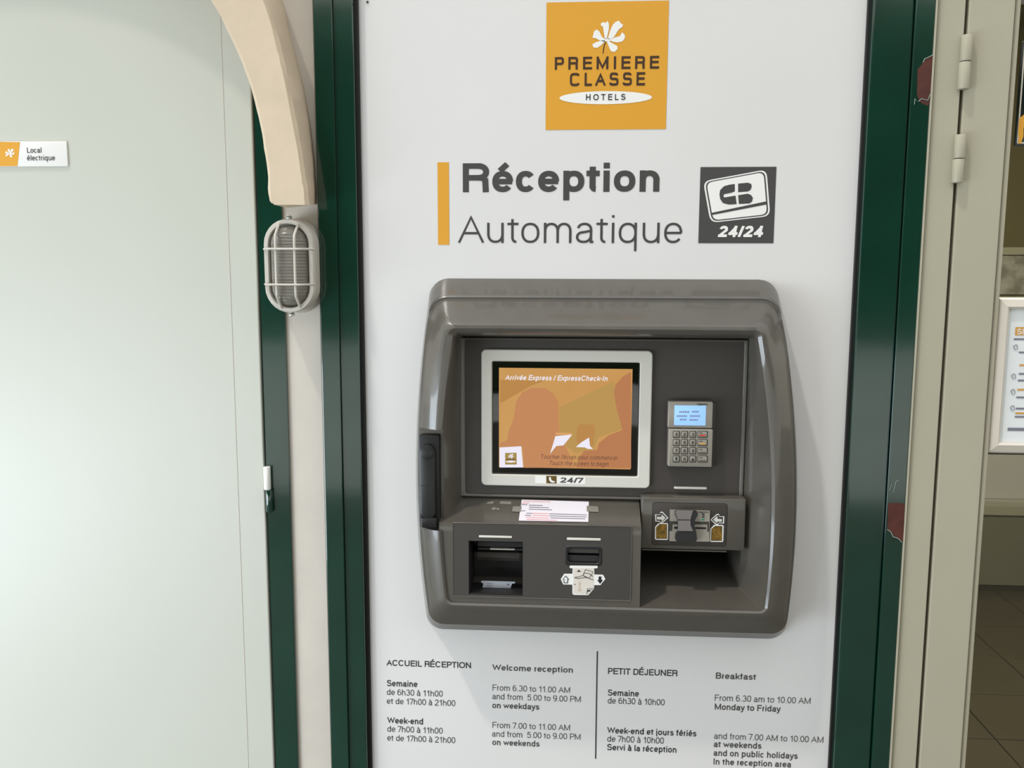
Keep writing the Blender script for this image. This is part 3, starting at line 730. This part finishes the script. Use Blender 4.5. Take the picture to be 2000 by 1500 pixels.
# opening hours
K, Gy = M['inkblack'], M['ink']
B_, L_ = .155, .105
for s, x0, yb, x1, cap_, wt_, mt_ in (
    ('ACCUEIL RÉCEPTION', 755, 1300, 919.5, 11.5, B_, K), ('Semaine', 755.5, 1340, 815, 12, B_, K), ('de 6h30 à 11h00', 755.5, 1357, 864.5, 11.5, L_, K), ('et de 17h00 à 21h00', 755.5, 1374.5, 889, 11.5, L_, K),
    ('Week-end', 756.5, 1412.5, 826, 12, B_, K), ('de 7h00 à 11h00', 756.5, 1429, 864.5, 11.5, L_, K), ('et de 17h00 à 21h00', 756.5, 1446.5, 889, 11.5, L_, K),
    ('Welcome reception', 961.5, 1309, 1118.5, 11.5, B_, Gy), ('From 6.30 to 11.00 AM', 962, 1348.5, 1113, 11.5, L_, Gy), ('and from  5.00 to 9.00 PM', 961.5, 1365.5, 1134, 11.5, L_, Gy), ('on weekdays', 961.5, 1383, 1053, 11.5, B_, Gy),
    ('From 7.00 to 11.00 AM', 962, 1421.5, 1113, 11.5, L_, Gy), ('and from  5.00 to 9.00 PM', 961, 1438.5, 1133.5, 11.5, L_, Gy), ('on weekends', 961.5, 1455, 1053.5, 11.5, B_, Gy),
    ('PETIT DÉJEUNER', 1187.5, 1316.5, 1323, 12, B_, K), ('Semaine', 1187, 1358.5, 1247.5, 12, B_, K), ('de 6h30 à 10h00', 1187, 1374, 1298, 12, L_, K),
    ('Week-end et jours fériés', 1186, 1432, 1360, 12, B_, K), ('de 7h00 à 10h00', 1186, 1448.5, 1296.5, 12, L_, K), ('Servi à la réception', 1185.5, 1465, 1321, 12, B_, K),
    ('Breakfast', 1398, 1325.5, 1476.5, 12, B_, Gy), ('From 6.30 am to 10.00 AM', 1396, 1368.5, 1583, 12, L_, Gy), ('Monday to Friday', 1396, 1386, 1524.5, 12, B_, Gy),
    ('and from 7.00 AM to 10.00 AM', 1394.5, 1443, 1608, 12, L_, Gy), ('at weekends', 1394, 1459, 1487, 12, B_, Gy), ('and on public holidays', 1393.5, 1476, 1558, 12, B_, Gy), ('In the reception area', 1393.5, 1493, 1545, 12, B_, Gy)):
    T(s, x0, yb, x1, cap_, d, mt_, sb, wt_)
rpoly('divider_line', 1163.8, 1272, 1166, 1482, d, K, sb)
cyl('screw', P(717.5, 4, .001), .0022, .002, 'y', M['ink'], sb, 10)
#@@KIOSK
# ================================================================== SELF SERVICE KIOSK
kc = P(1180, 1230, 0)
ks = thing('check_in_kiosk', 'grey wall mounted self service check-in machine with orange touch screen', 'kiosk', (kc.x, 0, kc.z))
def ring(d, ty, by, L, R_, rt, rb, zmetric=None, n=(24, 6, 16, 20), ds=None):
    s = (DIST - d) / FOC
    if not zmetric: zt, zb = P(1180, ty, d).z, P(1180, by, d).z
    if not zmetric: xl = [P(L[0], ty, d).x, P(L[1], 850, d).x, P(L[2], by, d).x]
    if not zmetric: xr = [P(R_[0], ty, d).x, P(R_[1], 850, d).x, P(R_[2], by, d).x]
    if zmetric: zt, zb, xl, xr = zmetric
    tm = .46
    def side(x, z):
        t = (zt - z) / (zt - zb)
        return x[0] * (t - tm) * (t - 1) / (tm) + x[1] * t * (t - 1) / (tm * (tm - 1)) + x[2] * t * (t - tm) / (1 - tm)
    rt *= s; rb *= s; pts = []
    nt, ncr, ns, nb = n
    for i in range(nt): 
        t = i / nt; xa, xb = side(xl, zt - rt) + rt, side(xr, zt - rt) - rt; pts.append((xa + (xb - xa) * t, zt))
    for i in range(ncr):
        t = math.pi / 2 * (1 - i / ncr); z = zt - rt + rt * math.sin(t); pts.append((side(xr, zt - rt) - rt + rt * math.cos(t), z))
    for i in range(ns):
        z = (zt - rt) + ((zb + rb) - (zt - rt)) * i / ns; pts.append((side(xr, z), z))
    for i in range(ncr):
        t = -math.pi / 2 * i / ncr; pts.append((side(xr, zb + rb) - rb + rb * math.cos(t), zb + rb + rb * math.sin(t)))
    for i in range(nb):
        t = i / nb; xa, xb = side(xr, zb + rb) - rb, side(xl, zb + rb) + rb; pts.append((xa + (xb - xa) * t, zb))
    for i in range(ncr):
        t = -math.pi / 2 - math.pi / 2 * i / ncr; pts.append((side(xl, zb + rb) + rb + rb * math.cos(t), zb + rb + rb * math.sin(t)))
    for i in range(ns):
        z = (zb + rb) + ((zt - rt) - (zb + rb)) * i / ns; pts.append((side(xl, z), z))
    for i in range(ncr):
        t = math.pi - math.pi / 2 * i / ncr; pts.append((side(xl, zt - rt) + rt + rt * math.cos(t), zt - rt + rt * math.sin(t)))
    ds = d if ds is None else ds
    return [Vector((x, -(ds + (d - ds) * min(max((z - (zt - .07)) / .05, 0), 1)), z)) for x, z in pts]
DP = 0.03
spec = [
 (0.0005, 545, 1238, (845, 813, 838), (1512, 1557, 1530), 38, 34),
 (0.003, 546.5, 1237, (844, 812.5, 837), (1513, 1557.5, 1531), 38, 34),
 (0.020, 561, 1230, (843, 813.5, 839), (1516, 1556.5, 1531), 38, 34),
 (0.039, 576, 1222, (842, 815, 840), (1520, 1555, 1532), 38, 34),
 (0.0425, 578.5, 1220, (842.5, 815.5, 841), (1519.5, 1554.5, 1531), 38, 34),
 (0.0445, 582, 1218, (843, 817, 842), (1519, 1553, 1530), 37, 33),
 (0.0435, 585, 1217, (844, 819, 843), (1518, 1551, 1529), 37, 33),
 (0.0435, 587.5, 1216, (845.5, 822, 845), (1516.5, 1548, 1527), 36, 32),
 (0.060, 602, 1211, (849, 827, 849), (1513, 1543, 1523), 33, 30),
 (0.078, 618, 1206, (854, 833, 853), (1508, 1537, 1518), 28, 28),
 (0.090, 629, 1201, (861, 840, 859), (1501, 1530, 1512), 24, 24),
 (0.097, 637, 1196, (869, 847, 865), (1493, 1523, 1505), 20, 20),
 (0.098, 643, 1190, (877, 855, 871), (1486, 1515, 1498), 16, 16),
 (0.094, 650, 1185, (886, 861, 875), (1479, 1508, 1493), 10, 12),
 (0.086, 655, 1181, (890, 865, 877), (1475, 1503, 1490), 8, 10)]
pz = P(1180, 660, DP).z
xl_ = P(903, 800, DP).x; xr_ = P(1457, 800, DP).x; zbk = EYE - .588
side_d = {4: .0520, 5: .0600, 6: .0670, 7: .0730, 8: .0800, 9: .0870, 10: .0930, 13: .0955}
rings = [ring(*s_, ds=side_d.get(i)) for i, s_ in enumerate(spec)]
rings.append(ring(DP, 0, 0, None, None, 4, 5, (pz, zbk, [xl_] * 3, [xr_] * 3)))
rings.append(ring(-.185, 0, 0, None, None, 4, 5, (pz, zbk + .004, [xl_] * 3, [xr_] * 3)))
back = [ring(.0005, 0, 0, None, None, 4, 5, (pz + .008, zbk - .008, [xl_ - .008] * 3, [xr_ + .008] * 3)), ring(-.193, 0, 0, None, None, 4, 5, (pz + .008, zbk - .008, [xl_ - .008] * 3, [xr_ + .008] * 3))]
allr = [back[1], back[0]] + rings
bm = bmesh.new(); VR = [[bm.verts.new(p_) for p_ in r_] for r_ in allr]
for a, b in zip(VR, VR[1:]):
    for i in range(len(a)):
        k = (i + 1) % len(a); bm.faces.new((a[i], b[i], b[k], a[k]))
bm.faces.new(VR[0]); bm.faces.new(list(reversed(VR[-1])))
bmesh.ops.recalc_face_normals(bm, faces=bm.faces[:])
sh = link('housing', bm, M['shell'], ks, None)
# notch for the lever, cut with a box
NZ1, NZ0 = P(840, 838, .09).z, P(840, 1034, .09).z
cutb = link('cutter', bx(P(780, 900, .07).x, P(869, 900, .07).x, NZ0, NZ1, .074, .30), M['shell'])
md = sh.modifiers.new('cut', 'BOOLEAN'); md.operation = 'DIFFERENCE'; md.object = cutb; md.solver = 'EXACT'
bpy.context.view_layer.update()
dg = bpy.context.evaluated_depsgraph_get()
me = bpy.data.meshes.new_from_object(sh.evaluated_get(dg)); sh.modifiers.clear(); sh.data = me; me.name = 'housing'
for p_ in me.polygons: p_.use_smooth = True
me.set_sharp_from_angle(angle=math.radians(32))
bpy.data.objects.remove(cutb)
while len(me.materials) > 1: me.materials.pop()

# instrument panel inside the recess, framed by a pale ridge
PX0, PX1, PZ0, PZ1 = rc(900, 661, 1455, 974, DP)
frame('panel_ridge', (PX0 - .001, PX1 + .001, PZ0, PZ1), (PX0 + .0085, PX1 - .006, PZ0 + .005, PZ1 - .004), -.02, DP + .004, DP - .001, M['shell'], ks, .004, .004, .0015, metric=True)
holed('instrument_panel', (PX0 + .002, PX1 - .002, PZ0 + .002, PZ1 - .002), [], -.05, DP, M['recess'], ks)
# screen
bz = frame('screen_bezel', (940, 684, 1272, 951), (961, 707, 1248, 929), DP - .005, DP + .009, DP + .001, M['bezel'], ks, .009, .003, .0016)
scg = plate('screen_glass', 961, 707, 1248, 928, DP, DP + .004, M['glassblack'], ks, .003, .0005)
dd = DP + .0044
dsp = rpoly('display', 974.5, 719.5, 1233.5, 914.5, dd, M['screen'], ks)
# display picture with reflected silhouettes and glints painted in, measured in a 5.172x view with its corner at (930, 670)
def qs(t): return [(930 + float(v.split(',')[0]) / 5.172, 670 + float(v.split(',')[1]) / 5.172) for v in t.split()]
poly('picture_reflection', qs('238,1010 310,985 330,880 380,760 400,600 460,500 560,450 700,455 790,520 830,600 830,760 850,960 900,1040 960,1160 1010,1260 480,1260 470,1050 238,1050'), dd + .0003, M['s_red'], dsp)
poly('picture_reflection', qs('1565,290 1480,340 1410,420 1390,500 1410,620 1440,740 1475,880 1340,930 1240,1010 1220,1080 1090,1090 1040,1160 1010,1260 1565,1265'), dd + .0003, M['s_brown'], dsp)
poly('picture_reflection', qs('840,650 1400,380 1400,560 1470,870 1240,950 1180,1080 1000,1110 880,1020 850,940'), dd + .00025, M['s_olive'], dsp)
poly('picture_reflection', qs('1010,980 1020,860 1045,820 1190,825 1198,900 1180,1040 1060,1060'), dd + .0005, M['s_dark'], dsp)
poly('picture_reflection', qs('243,370 700,380 560,430 243,610'), dd + .00025, M['s_dark'], dsp)
poly('painted_glint', qs('800,940 970,925 880,1035 810,1040 745,1120 780,1010'), dd + .0006, M['s_white'], dsp)  # bright reflections on the screen, painted as glowing shapes
poly('painted_glint', qs('1008,1050 1060,1005 1140,955 1150,1040 1180,1070 1130,1070 1100,1055'), dd + .0006, M['s_white'], dsp)
poly('painted_glint', qs('800,905 970,910 965,928 805,925'), dd + .0006, M['s_pale'], dsp)
poly('logo_card', qs('236,1055 455,1042 475,1257 236,1257'), dd + .0006, M['s_white'], dsp)
poly('logo_square', qs('292,1110 408,1108 410,1228 293,1228'), dd + .0009, M['s_logo'], dsp)
flower(dsp, 998, 891, .16, dd + .0012, M['s_white'])
poly('logo_oval', qs('300,1195 350,1187 398,1193 398,1203 350,1208 300,1204'), dd + .0012, M['s_white'], dsp)
rpoly('logo_text', 989, 896, 1007, 898, dd + .0012, M['s_ink'], dsp)
T('Arrivée Express / ExpressCheck-In', 986.5, 742, 1187, 10, dd + .0007, M['s_white'], dsp, .17, slant=.2)
T("Toucher l'écran pour commencer", 1055, 896, 1207, 8.5, dd + .0009, M['s_ink'], dsp, .12, slant=.2)
T('Touch the screen to begin', 1072, 908.5, 1189, 8.5, dd + .0009, M['s_ink'], dsp, .12, slant=.2)
# 24/7 sticker under the screen
stk = rpoly('hours_sticker', 1045, 930, 1143.5, 945, DP + .0093, M['white'], ks, .0015)
rpoly('moon_field', 1067, 929.5, 1087, 944, DP + .0097, M['gold'], stk)
poly('crescent', [(1072, 933), (1072.5, 938), (1076, 942), (1081, 943), (1085, 940), (1080, 939.5), (1076.5, 936.5), (1075.5, 932), (1074, 931)], DP + .0101, M['white'], stk)
T('24/7', 1094, 942.5, 1139, 10, DP + .0097, M['ink'], stk, .19, slant=.05)
#@@KEYPAD
# payment terminal
D1 = DP + .022
rt_ = plate('terminal_back', 1303, 787, 1398, 913, DP, DP + .010, M['recess'], ks, .004, .002)
th = plate('terminal_head', 1305, 785, 1392, 836, DP + .008, D1, M['keygrey'], ks, .002, .0015)
plate('lcd_screen', 1317, 792, 1378.5, 831, D1 - .002, D1 + .0006, M['lcd'], th, .001, .0003)
for s, x0, yb, x1 in (('Hors service', 1326, 806.5, 1368), ('Nouveau 1 2 3', 1322, 814, 1370), ('En attente', 1328, 821, 1366)):
    pass
for k, (x0, x1, yy) in enumerate(((1327, 1349, 803), (1352, 1367, 802.5), (1322, 1344, 811), (1348, 1371, 811), (1328, 1343, 818), (1347, 1366, 818.5))):
    for j in range(int((x1 - x0) / 3.4)):
        rpoly('lcd_character', x0 + j * 3.4, yy, x0 + j * 3.4 + 2.2, yy + 3.2, D1 + .0009, M['paperink'], th)
T('Ingenico', 1362, 791, 1382, 3.6, D1 + .0004, M['inkblack'], th, .2)
D2 = DP + .026
tk = plate('keypad', 1305.5, 838.5, 1391.5, 912, DP + .008, D2, M['keygrey'], ks, .002, .002)
plate('hinge_gap', 1306, 831, 1391, 840, DP + .006, DP + .018, M['keyrim'], ks, .001, .0005)
cols = [(1314.5, 1327.5), (1330.5, 1343.5), (1347, 1359.5), (1363, 1382)]; rws = [(842, 855), (858, 871), (874, 887), (890, 903)]
glyphs = ['123', '456', '789', ' 0 ']
for ri, (ya, yb) in enumerate(rws):
    for ci, (xa, xb) in enumerate(cols):
        rpoly('key_rim', xa - .4, ya - .4, xb + .4, yb + .4, D2 + .0002, M['keyrim'], tk, .0022)
        plate('key', xa + .9, ya + 1.2, xb - 1.1, yb - 1.2, D2 - .001, D2 + .0022, M['keycap'], tk, .0018, .0007, 3)
        if ci < 3 and glyphs[ri][ci] != ' ':
            T(glyphs[ri][ci], (xa + xb) / 2 - 2.4, yb - 3.3, (xa + xb) / 2 + 2.4, 6.4, D2 + .0026, M['keyrim'], tk, .2, name='key_legend')
        if ci == 3:
            mt_ = (M['red'], M['amber'], M['keyrim'], M['keyrim'])[ri]
            rpoly('key_legend', xa + 3, yb - 6 + (2 if ri > 1 else 0), xb - 4, yb - 3, D2 + .0026, mt_, tk)
            rpoly('key_legend', xa + 3, ya + 3, xa + 9, ya + 4.5, D2 + .0026, M['keyrim'], tk)
poly('key_legend', [(1319, 893), (1323, 893), (1322, 896), (1323, 896), (1321, 900), (1319, 896), (1320, 896)], D2 + .0026, M['inkblack'], tk)
poly('key_legend', [(1353.2, 894), (1356.5, 900), (1350, 900)], D2 + .0026, M['inkblack'], tk)
# guide light bars
plate('light_bar', 1316.5, 951, 1380.5, 955.5, DP - .002, DP + .0015, M['led'], ks, .0018, .0005)
#@@LOWER
# lower left block with a slanting shelf
DB = .092
bx0, bx1 = P(858, 1100, DB).x, P(1251, 1100, DB).x
zt_, zb_ = P(1060, 1024, DB).z, P(1060, 1178, DB).z
zs = P(1060, 975, DP).z
def block_front():
    ho = [rc(915.5, 1056.5, 1021.5, 1161.5, DB), rc(1106, 1068, 1174, 1102, DB)]
    return ho
ho = block_front()
holed('lower_block', (bx0, bx1, zb_ - .006, zt_ - .002), ho, .0, DB, M['shell'], ks)
# shelf as a wedge
xsl = P(1250, 1000, .1).x
bm = bmesh.new()
A = [(bx0, DP - .004, zt_ - .02), (bx0, DP - .004, zs + .001), (bx0, DB - .006, zt_), (bx0, DB - .001, zt_ - .001), (bx0, DB + .0005, zt_ - .006), (bx0, DB + .0002, zt_ - .02)]
V0 = [bm.verts.new((x, -d_, z)) for x, d_, z in A]; V1 = [bm.verts.new((bx1, -d_, z)) for x, d_, z in A]
bm.faces.new(V0); bm.faces.new(list(reversed(V1)))
for i in range(len(A)):
    k = (i + 1) % len(A); bm.faces.new((V0[i], V0[k], V1[k], V1[i]))
bmesh.ops.recalc_face_normals(bm, faces=bm.faces[:])
link('shelf', bm, M['shell'], ks, 35)
lp_rect = rc(885.5, 1025, 1232, 1168, DB + .001)
holed('lower_panel', lp_rect, ho, DB - .001, DB + .0012, M['lower'], ks)
frame('panel_edge', (lp_rect[0] - .0012, lp_rect[1] + .0012, lp_rect[2] - .0012, lp_rect[3] + .0012), (lp_rect[0], lp_rect[1], lp_rect[2], lp_rect[3]), DB - .001, DB + .0022, DB, M['shell'], ks, .003, .002, .0005, metric=True)
# receipt opening
h0, h1_ = ho
xm, xM, zm, zM = h0
rb_ = thing
link('opening_back', bx(xm - .002, xM + .002, zm - .002, zM + .002, -.005, .007), M['inner'], ks)
link('opening_liner', bx(xm - .003, xm + .001, zm, zM, .005, DB - .001), M['inner'], ks)
link('opening_liner', bx(xM - .001, xM + .003, zm, zM, .005, DB - .001), M['inner'], ks)
link('opening_liner', bx(xm, xM, zm - .003, zm + .0015, .005, DB - .001), M['inner'], ks)
link('opening_liner', bx(xm, xM, zM - .0015, zM + .003, .005, DB - .001), M['inner'], ks)
hh = zM - zm; ww = xM - xm
link('printer_lip', bx(xm + .012, xM, zM - .008 - hh * .13, zM - .010, .005, .063, .0015), M['black'], ks)
link('printer_lip', bx(xm + .012, xM, zM - .008 - hh * .22, zM - .012 - hh * .13, .005, .055, .0015), M['black'], ks)
link('light_bar', bx(xm + ww * .37, xm + ww * .83, zM - .0095 - hh * .155, zM - .0075 - hh * .155, .055, .0655, .0006), M['led'], ks)
link('opening_shelf', bx(xm, xM, zm + hh * .42, zm + hh * .64, .005, .040, .01), M['recess'], ks)
# pictogram label hanging in the opening
lb = poly('pictogram_label', [(940, 1134), (1006, 1136), (1006, 1139), (1000, 1140), (996, 1152), (988, 1154), (982, 1158), (974, 1152), (962, 1152), (957, 1157), (948, 1155), (942, 1151), (944, 1139), (940, 1138)], .060, mat('grey_label', (178, 182, 190), .5), ks, .0006)
for k in range(3): rpoly('print_line', 950, 1139 + k * 3.5, 962, 1140 + k * 3.5, .0608, M['paperink'], lb)
for x_ in (953, 960, 982, 989): rpoly('print_line', x_, 1148, x_ + 1.6, 1154, .0608, M['inkblack'], lb)
rpoly('print_line', 990, 1140, 995, 1143, .0608, M['paperink'], lb)
# card slot
xm, xM, zm, zM = h1_
link('card_slot_back', bx(xm, xM, zm, zM, .055, .073), M['inner'], ks)
frame('card_slot_ring', (xm - .002, xM + .002, zm - .002, zM + .002), (xm + .003, xM - .003, zm + .003, zM - .003), .055, DB + .0022, .065, M['black'], ks, .006, .005, .001, metric=True)
zz = (zm + zM) / 2
link('slot_bar', bx(xm + .003, xM - .003, zz + .003, zM - .003, .065, .088, .001), mat('slot_grey', (62, 60, 56), .45), ks)
link('slot_bar', bx(xm + .003, xM - .003, zm + .003, zz - .001, .065, .088, .001), M['inner'], ks)
plate('light_bar', 935, 1046.5, 1000, 1050.5, DB, DB + .0025, M['led'], ks, .0018, .0005)
plate('light_bar', 1107, 1051, 1173.5, 1055.5, DB, DB + .0025, M['led'], ks, .0018, .0005)
# key card sticker, measured in a 6.25x view with its corner at (900, 1030)
def qk(t): return [(900 + float(v.split(',')[0]) / 6.25, 1030 + float(v.split(',')[1]) / 6.25) for v in t.split()]
dq = DB + .0018
ss = poly('key_sticker', qk('1335,465 1665,468 1672,482 1665,500 1628,500 1630,575 1735,578 1765,630 1705,705 1630,705 1625,750 1555,828 1380,825 1362,810 1362,700 1250,697 1220,632 1262,566 1362,566 1365,500 1335,498 1325,482'), dq, M['white'], ks)
poly('print_shape', qk('1375,500 1620,500 1620,745 1550,818 1375,812'), dq + .0003, mat('warm_print', (214, 206, 196), .5), ss)
poly('print_arrow', qk('1280,588 1325,640 1308,640 1308,682 1256,682 1256,640 1238,640'), dq + .0006, M['ink'], ss)
poly('print_arrow', qk('1280,602 1308,634 1298,634 1298,672 1266,672 1266,634 1252,634'), dq + .0009, M['poster'], ss)
poly('print_arrow', qk('1682,600 1716,600 1716,642 1735,642 1700,690 1665,642 1682,642'), dq + .0006, M['inkblack'], ss)
poly('print_shape', qk('1440,518 1468,542 1415,542'), dq + .0006, M['inkblack'], ss)
poly('print_shape', qk('1545,768 1595,765 1570,785 1545,785'), dq + .0006, M['inkblack'], ss)
poly('print_shape', qk('1440,660 1465,670 1462,700 1452,700 1458,745 1470,778 1425,778 1440,745 1442,700'), dq + .0006, mat('pink_print', (200, 178, 162), .5), ss)
for t_ in ('1385,612 1440,602 1490,585 1530,612', '1385,612 1440,625 1480,615 1530,612 1570,625 1618,640', '1490,585 1520,515 1612,540 1590,585 1560,620 1490,585', '1500,560 1560,560 1612,600', '1400,700 1380,690', '1538,815 1545,750 1618,748'):
    pts = [P(x, y, dq + .0006) for x, y in qk(t_)]
    link('print_line', tube(pts, .0005, n=5), M['ink'], ss)
#@@READER
# card reader block at the right
DR = .055
rx = rc(1255, 977, 1456, 1074, DR)
plate_m('reader_block', rx[0] - .003, rx[1], rx[2], rx[3] + .004, -.05, DR, M['shell'], ks, .003, .003)
link('reader_underlip', bx(rx[0], rx[1] - .03, rx[2] - .006, rx[2] - .003, .0, DR - .008, .001), M['shell'], ks)
rp = plate('reader_panel', 1274.5, 983, 1419, 1065, DR - .001, DR + .0008, M['recess'], ks, .004, .0004)
frame('reader_groove', (1273.5, 982, 1420, 1066), (1275.5, 984, 1418, 1064), DR - .001, DR + .0006, DR - .001, M['gasket'], ks, .005, .004, .0002)
# reader unit, measured in a 10x view with its corner at (1260, 970)
def qr(t): return [(1260 + float(v.split(',')[0]) / 10, 970 + float(v.split(',')[1]) / 10) for v in t.split()]
DU = DR + .006
un = poly('reader_unit', qr('480,245 1255,265 1245,860 468,850'), DR, M['keygrey'], ks, .006)
poly('unit_band', qr('470,480 1250,490 1248,545 470,540'), DU + .0004, M['keyrim'], un)
poly('unit_band', qr('470,540 535,540 530,670 470,670'), DU + .0004, M['keyrim'], un)
poly('unit_band', qr('1215,545 1250,545 1248,690 1215,680'), DU + .0004, M['keyrim'], un)
poly('card_slit', rounded(qr('565,585 650,585 650,630 565,630'), 1.5), DU + .0006, M['gasket'], un)
poly('card_slit', rounded(qr('970,595 1190,598 1190,635 970,632'), 1.5), DU + .0006, M['gasket'], un)
sd = poly('card_guide', rounded(qr('570,275 630,255 960,262 1015,280 1010,330 960,420 950,560 980,640 1000,800 960,848 610,840 575,800 590,700 635,660 630,440 580,340'), 1.5), DR + .005, M['inner'], ks, .012)
poly('guide_face', qr('625,262 935,268 895,400 885,445 635,440 605,350 590,300'), DR + .0172, M['guidegrey'], sd, .0012)
poly('guide_face', qr('640,462 885,462 888,560 935,670 640,665'), DR + .0172, M['guidegrey'], sd, .0012)
for t_, mt_ in (('1112,332 1160,334 1160,362 1112,360', M['inkblack']), ('1112,380 1160,382 1160,408 1112,406', M['inkblack']), ('1100,432 1160,434 1160,462 1100,460', M['greenled'])):
    poly('status_light', qr(t_), DU + .0006, mt_, un)
T('Ingenico', 1364.5, 1001.5, 1384, 3, DU + .0006, M['inkblack'], un, .2)
for mirror in (0, 1):
    if not mirror:
        ar_ = qr('195,345 295,350 295,300 320,292 345,300 455,415 350,505 300,530 290,490 200,485'); ai = qr('230,390 320,395 322,345 400,415 322,490 322,450 232,445')
        ch = qr('260,520 430,515 448,530 445,835 430,845 205,842 190,825 195,590'); ci = qr('265,560 285,540 420,540 420,812 218,810 218,605')
    else:
        ar_ = qr('1545,385 1450,385 1448,345 1425,335 1400,340 1285,440 1280,460 1400,560 1430,545 1440,520 1540,525'); ai = qr('1500,440 1415,435 1410,375 1330,450 1410,520 1412,485 1498,490')
        ch = qr('1345,550 1520,552 1535,568 1525,875 1508,885 1280,882 1265,865 1275,625'); ci = qr('1345,595 1365,578 1500,580 1495,855 1295,852 1302,640')
    a_ = poly('arrow_sticker', rounded(ar_, .8, 3), DR + .0013, M['white'], ks)
    poly('arrow_outline', rounded(scale_q(ar_, .82), .5, 2), DR + .0016, M['recess'], a_)
    poly('arrow_fill', ai, DR + .0019, M['bezel'], a_)
    c_ = poly('chip_sticker', rounded(ch, 1.2, 3), DR + .0015, M['white'], ks)
    poly('chip_outline', scale_q(ci, 1.06), DR + .0018, M['gasket'], c_)  # dark printed border round the chip
    poly('chip_print', ci, DR + .0021, M['gold'], c_)
#@@HANDLE
# lever handle in the notch on the left
hb = plate('handle_base', 818.5, 850, 859, 1028, .073, .085, M['black'], ks, .004, .0015)
plate('lever_handle', 820, 870, 850, 1014, .083, .097, M['black'], ks, .013, .002, 8)
plate('lever_tip', 822, 1012, 852.5, 1031, .083, .099, M['black'], ks, .002, .002)
cyl('lock_cover', P(834, 885, .0975) + Vector((0, 0, 0)), .0115, .003, 'y', M['black'], ks, 28, .0008)
link('lever_joint', bx(P(821, 948, .0975).x, P(850, 948, .0975).x, P(830, 949, .0975).z, P(830, 948, .0975).z, .095, .0973), M['gasket'], ks)
# taped paper notice on the shelf (slanting plane between panel foot and block top)
def SH(px, py, off=0.0):
    t = None
    # intersect the view ray of the measured pixel with the shelf plane
    a = Vector((0, -(DP - .004), zs + .001)); b = Vector((0, -(DB - .006), zt_)); nrm = Vector((1, 0, 0)).cross(b - a).normalized()
    if nrm.z < 0: nrm = -nrm
    ray = RGT * ((px - 1000) / FOC) + DWN * ((py - 750) / FOC) + FWD
    a2 = a + nrm * off
    return EYEP + ray * ((a2 - EYEP).dot(nrm) / ray.dot(nrm))
def spoly(name, pts, off, mt, parent):
    bm = bmesh.new(); f = face(bm, [SH(x, y, off) for x, y in pts]); f.normal_update()
    if f.normal.z < 0: f.normal_flip()
    r = bmesh.ops.extrude_face_region(bm, geom=[f]); bmesh.ops.translate(bm, verts=[v for v in r['geom'] if isinstance(v, bmesh.types.BMVert)], vec=(0, 0, .00025))
    bmesh.ops.recalc_face_normals(bm, faces=bm.faces[:])
    return link(name, bm, mt, parent)
pc = SH(1080, 1000, .001)
pn_ = thing('paper_notice', 'small white typed notice taped on the kiosk shelf below the screen', 'notice', pc)
spoly('paper_sheet', [(1019, 976), (1150, 980), (1149, 1019.5), (1013, 1017)], .0008, M['paper'], pn_)
for x0, x1, yy, m_ in ((1022, 1075, 978.2, 'paperred'), (1018, 1033, 982, 'paperred'), (1018, 1030, 985, 'paperink'), (1033, 1060, 986, 'paperink'), (1033, 1072, 990, 'paperink'), (1033, 1078, 994, 'paperink'), (1018, 1026, 997, 'paperink'),
        (1028, 1040, 1002, 'paperink'), (1040, 1072, 1002, 'paperred'), (1073, 1146, 1003, 'paperink'), (1025, 1037, 1006, 'paperink'), (1040, 1072, 1006, 'paperred'), (1073, 1146, 1007, 'paperink'), (1028, 1072, 1010, 'paperred'), (1075, 1143, 1011, 'paperink'), (1028, 1088, 1014, 'paperred')):
    spoly('print_line', [(x0, yy), (x1, yy + .03 * (x1 - x0)), (x1, yy + 1.2 + .03 * (x1 - x0)), (x0, yy + 1.2)], .0012, M[m_], pn_)
spoly('tape_strip', [(1002, 989), (1019, 989), (1017, 1000), (1000, 999)], .0012, M['tape'], pn_)
spoly('tape_strip', [(1146, 988), (1168, 989), (1169, 1000), (1146, 999)], .0012, M['tape'], pn_)
for pts in ([(953, 981), (965, 979), (963, 984), (950, 984)], [(978, 979), (999, 980), (998, 985), (975, 984)], [(962, 991), (969, 991), (967, 996), (960, 996)], [(970, 992), (976, 993), (975, 996), (969, 996)]):
    spoly('worn_label', pts, .0006, M['tape'], ks)
#@@END
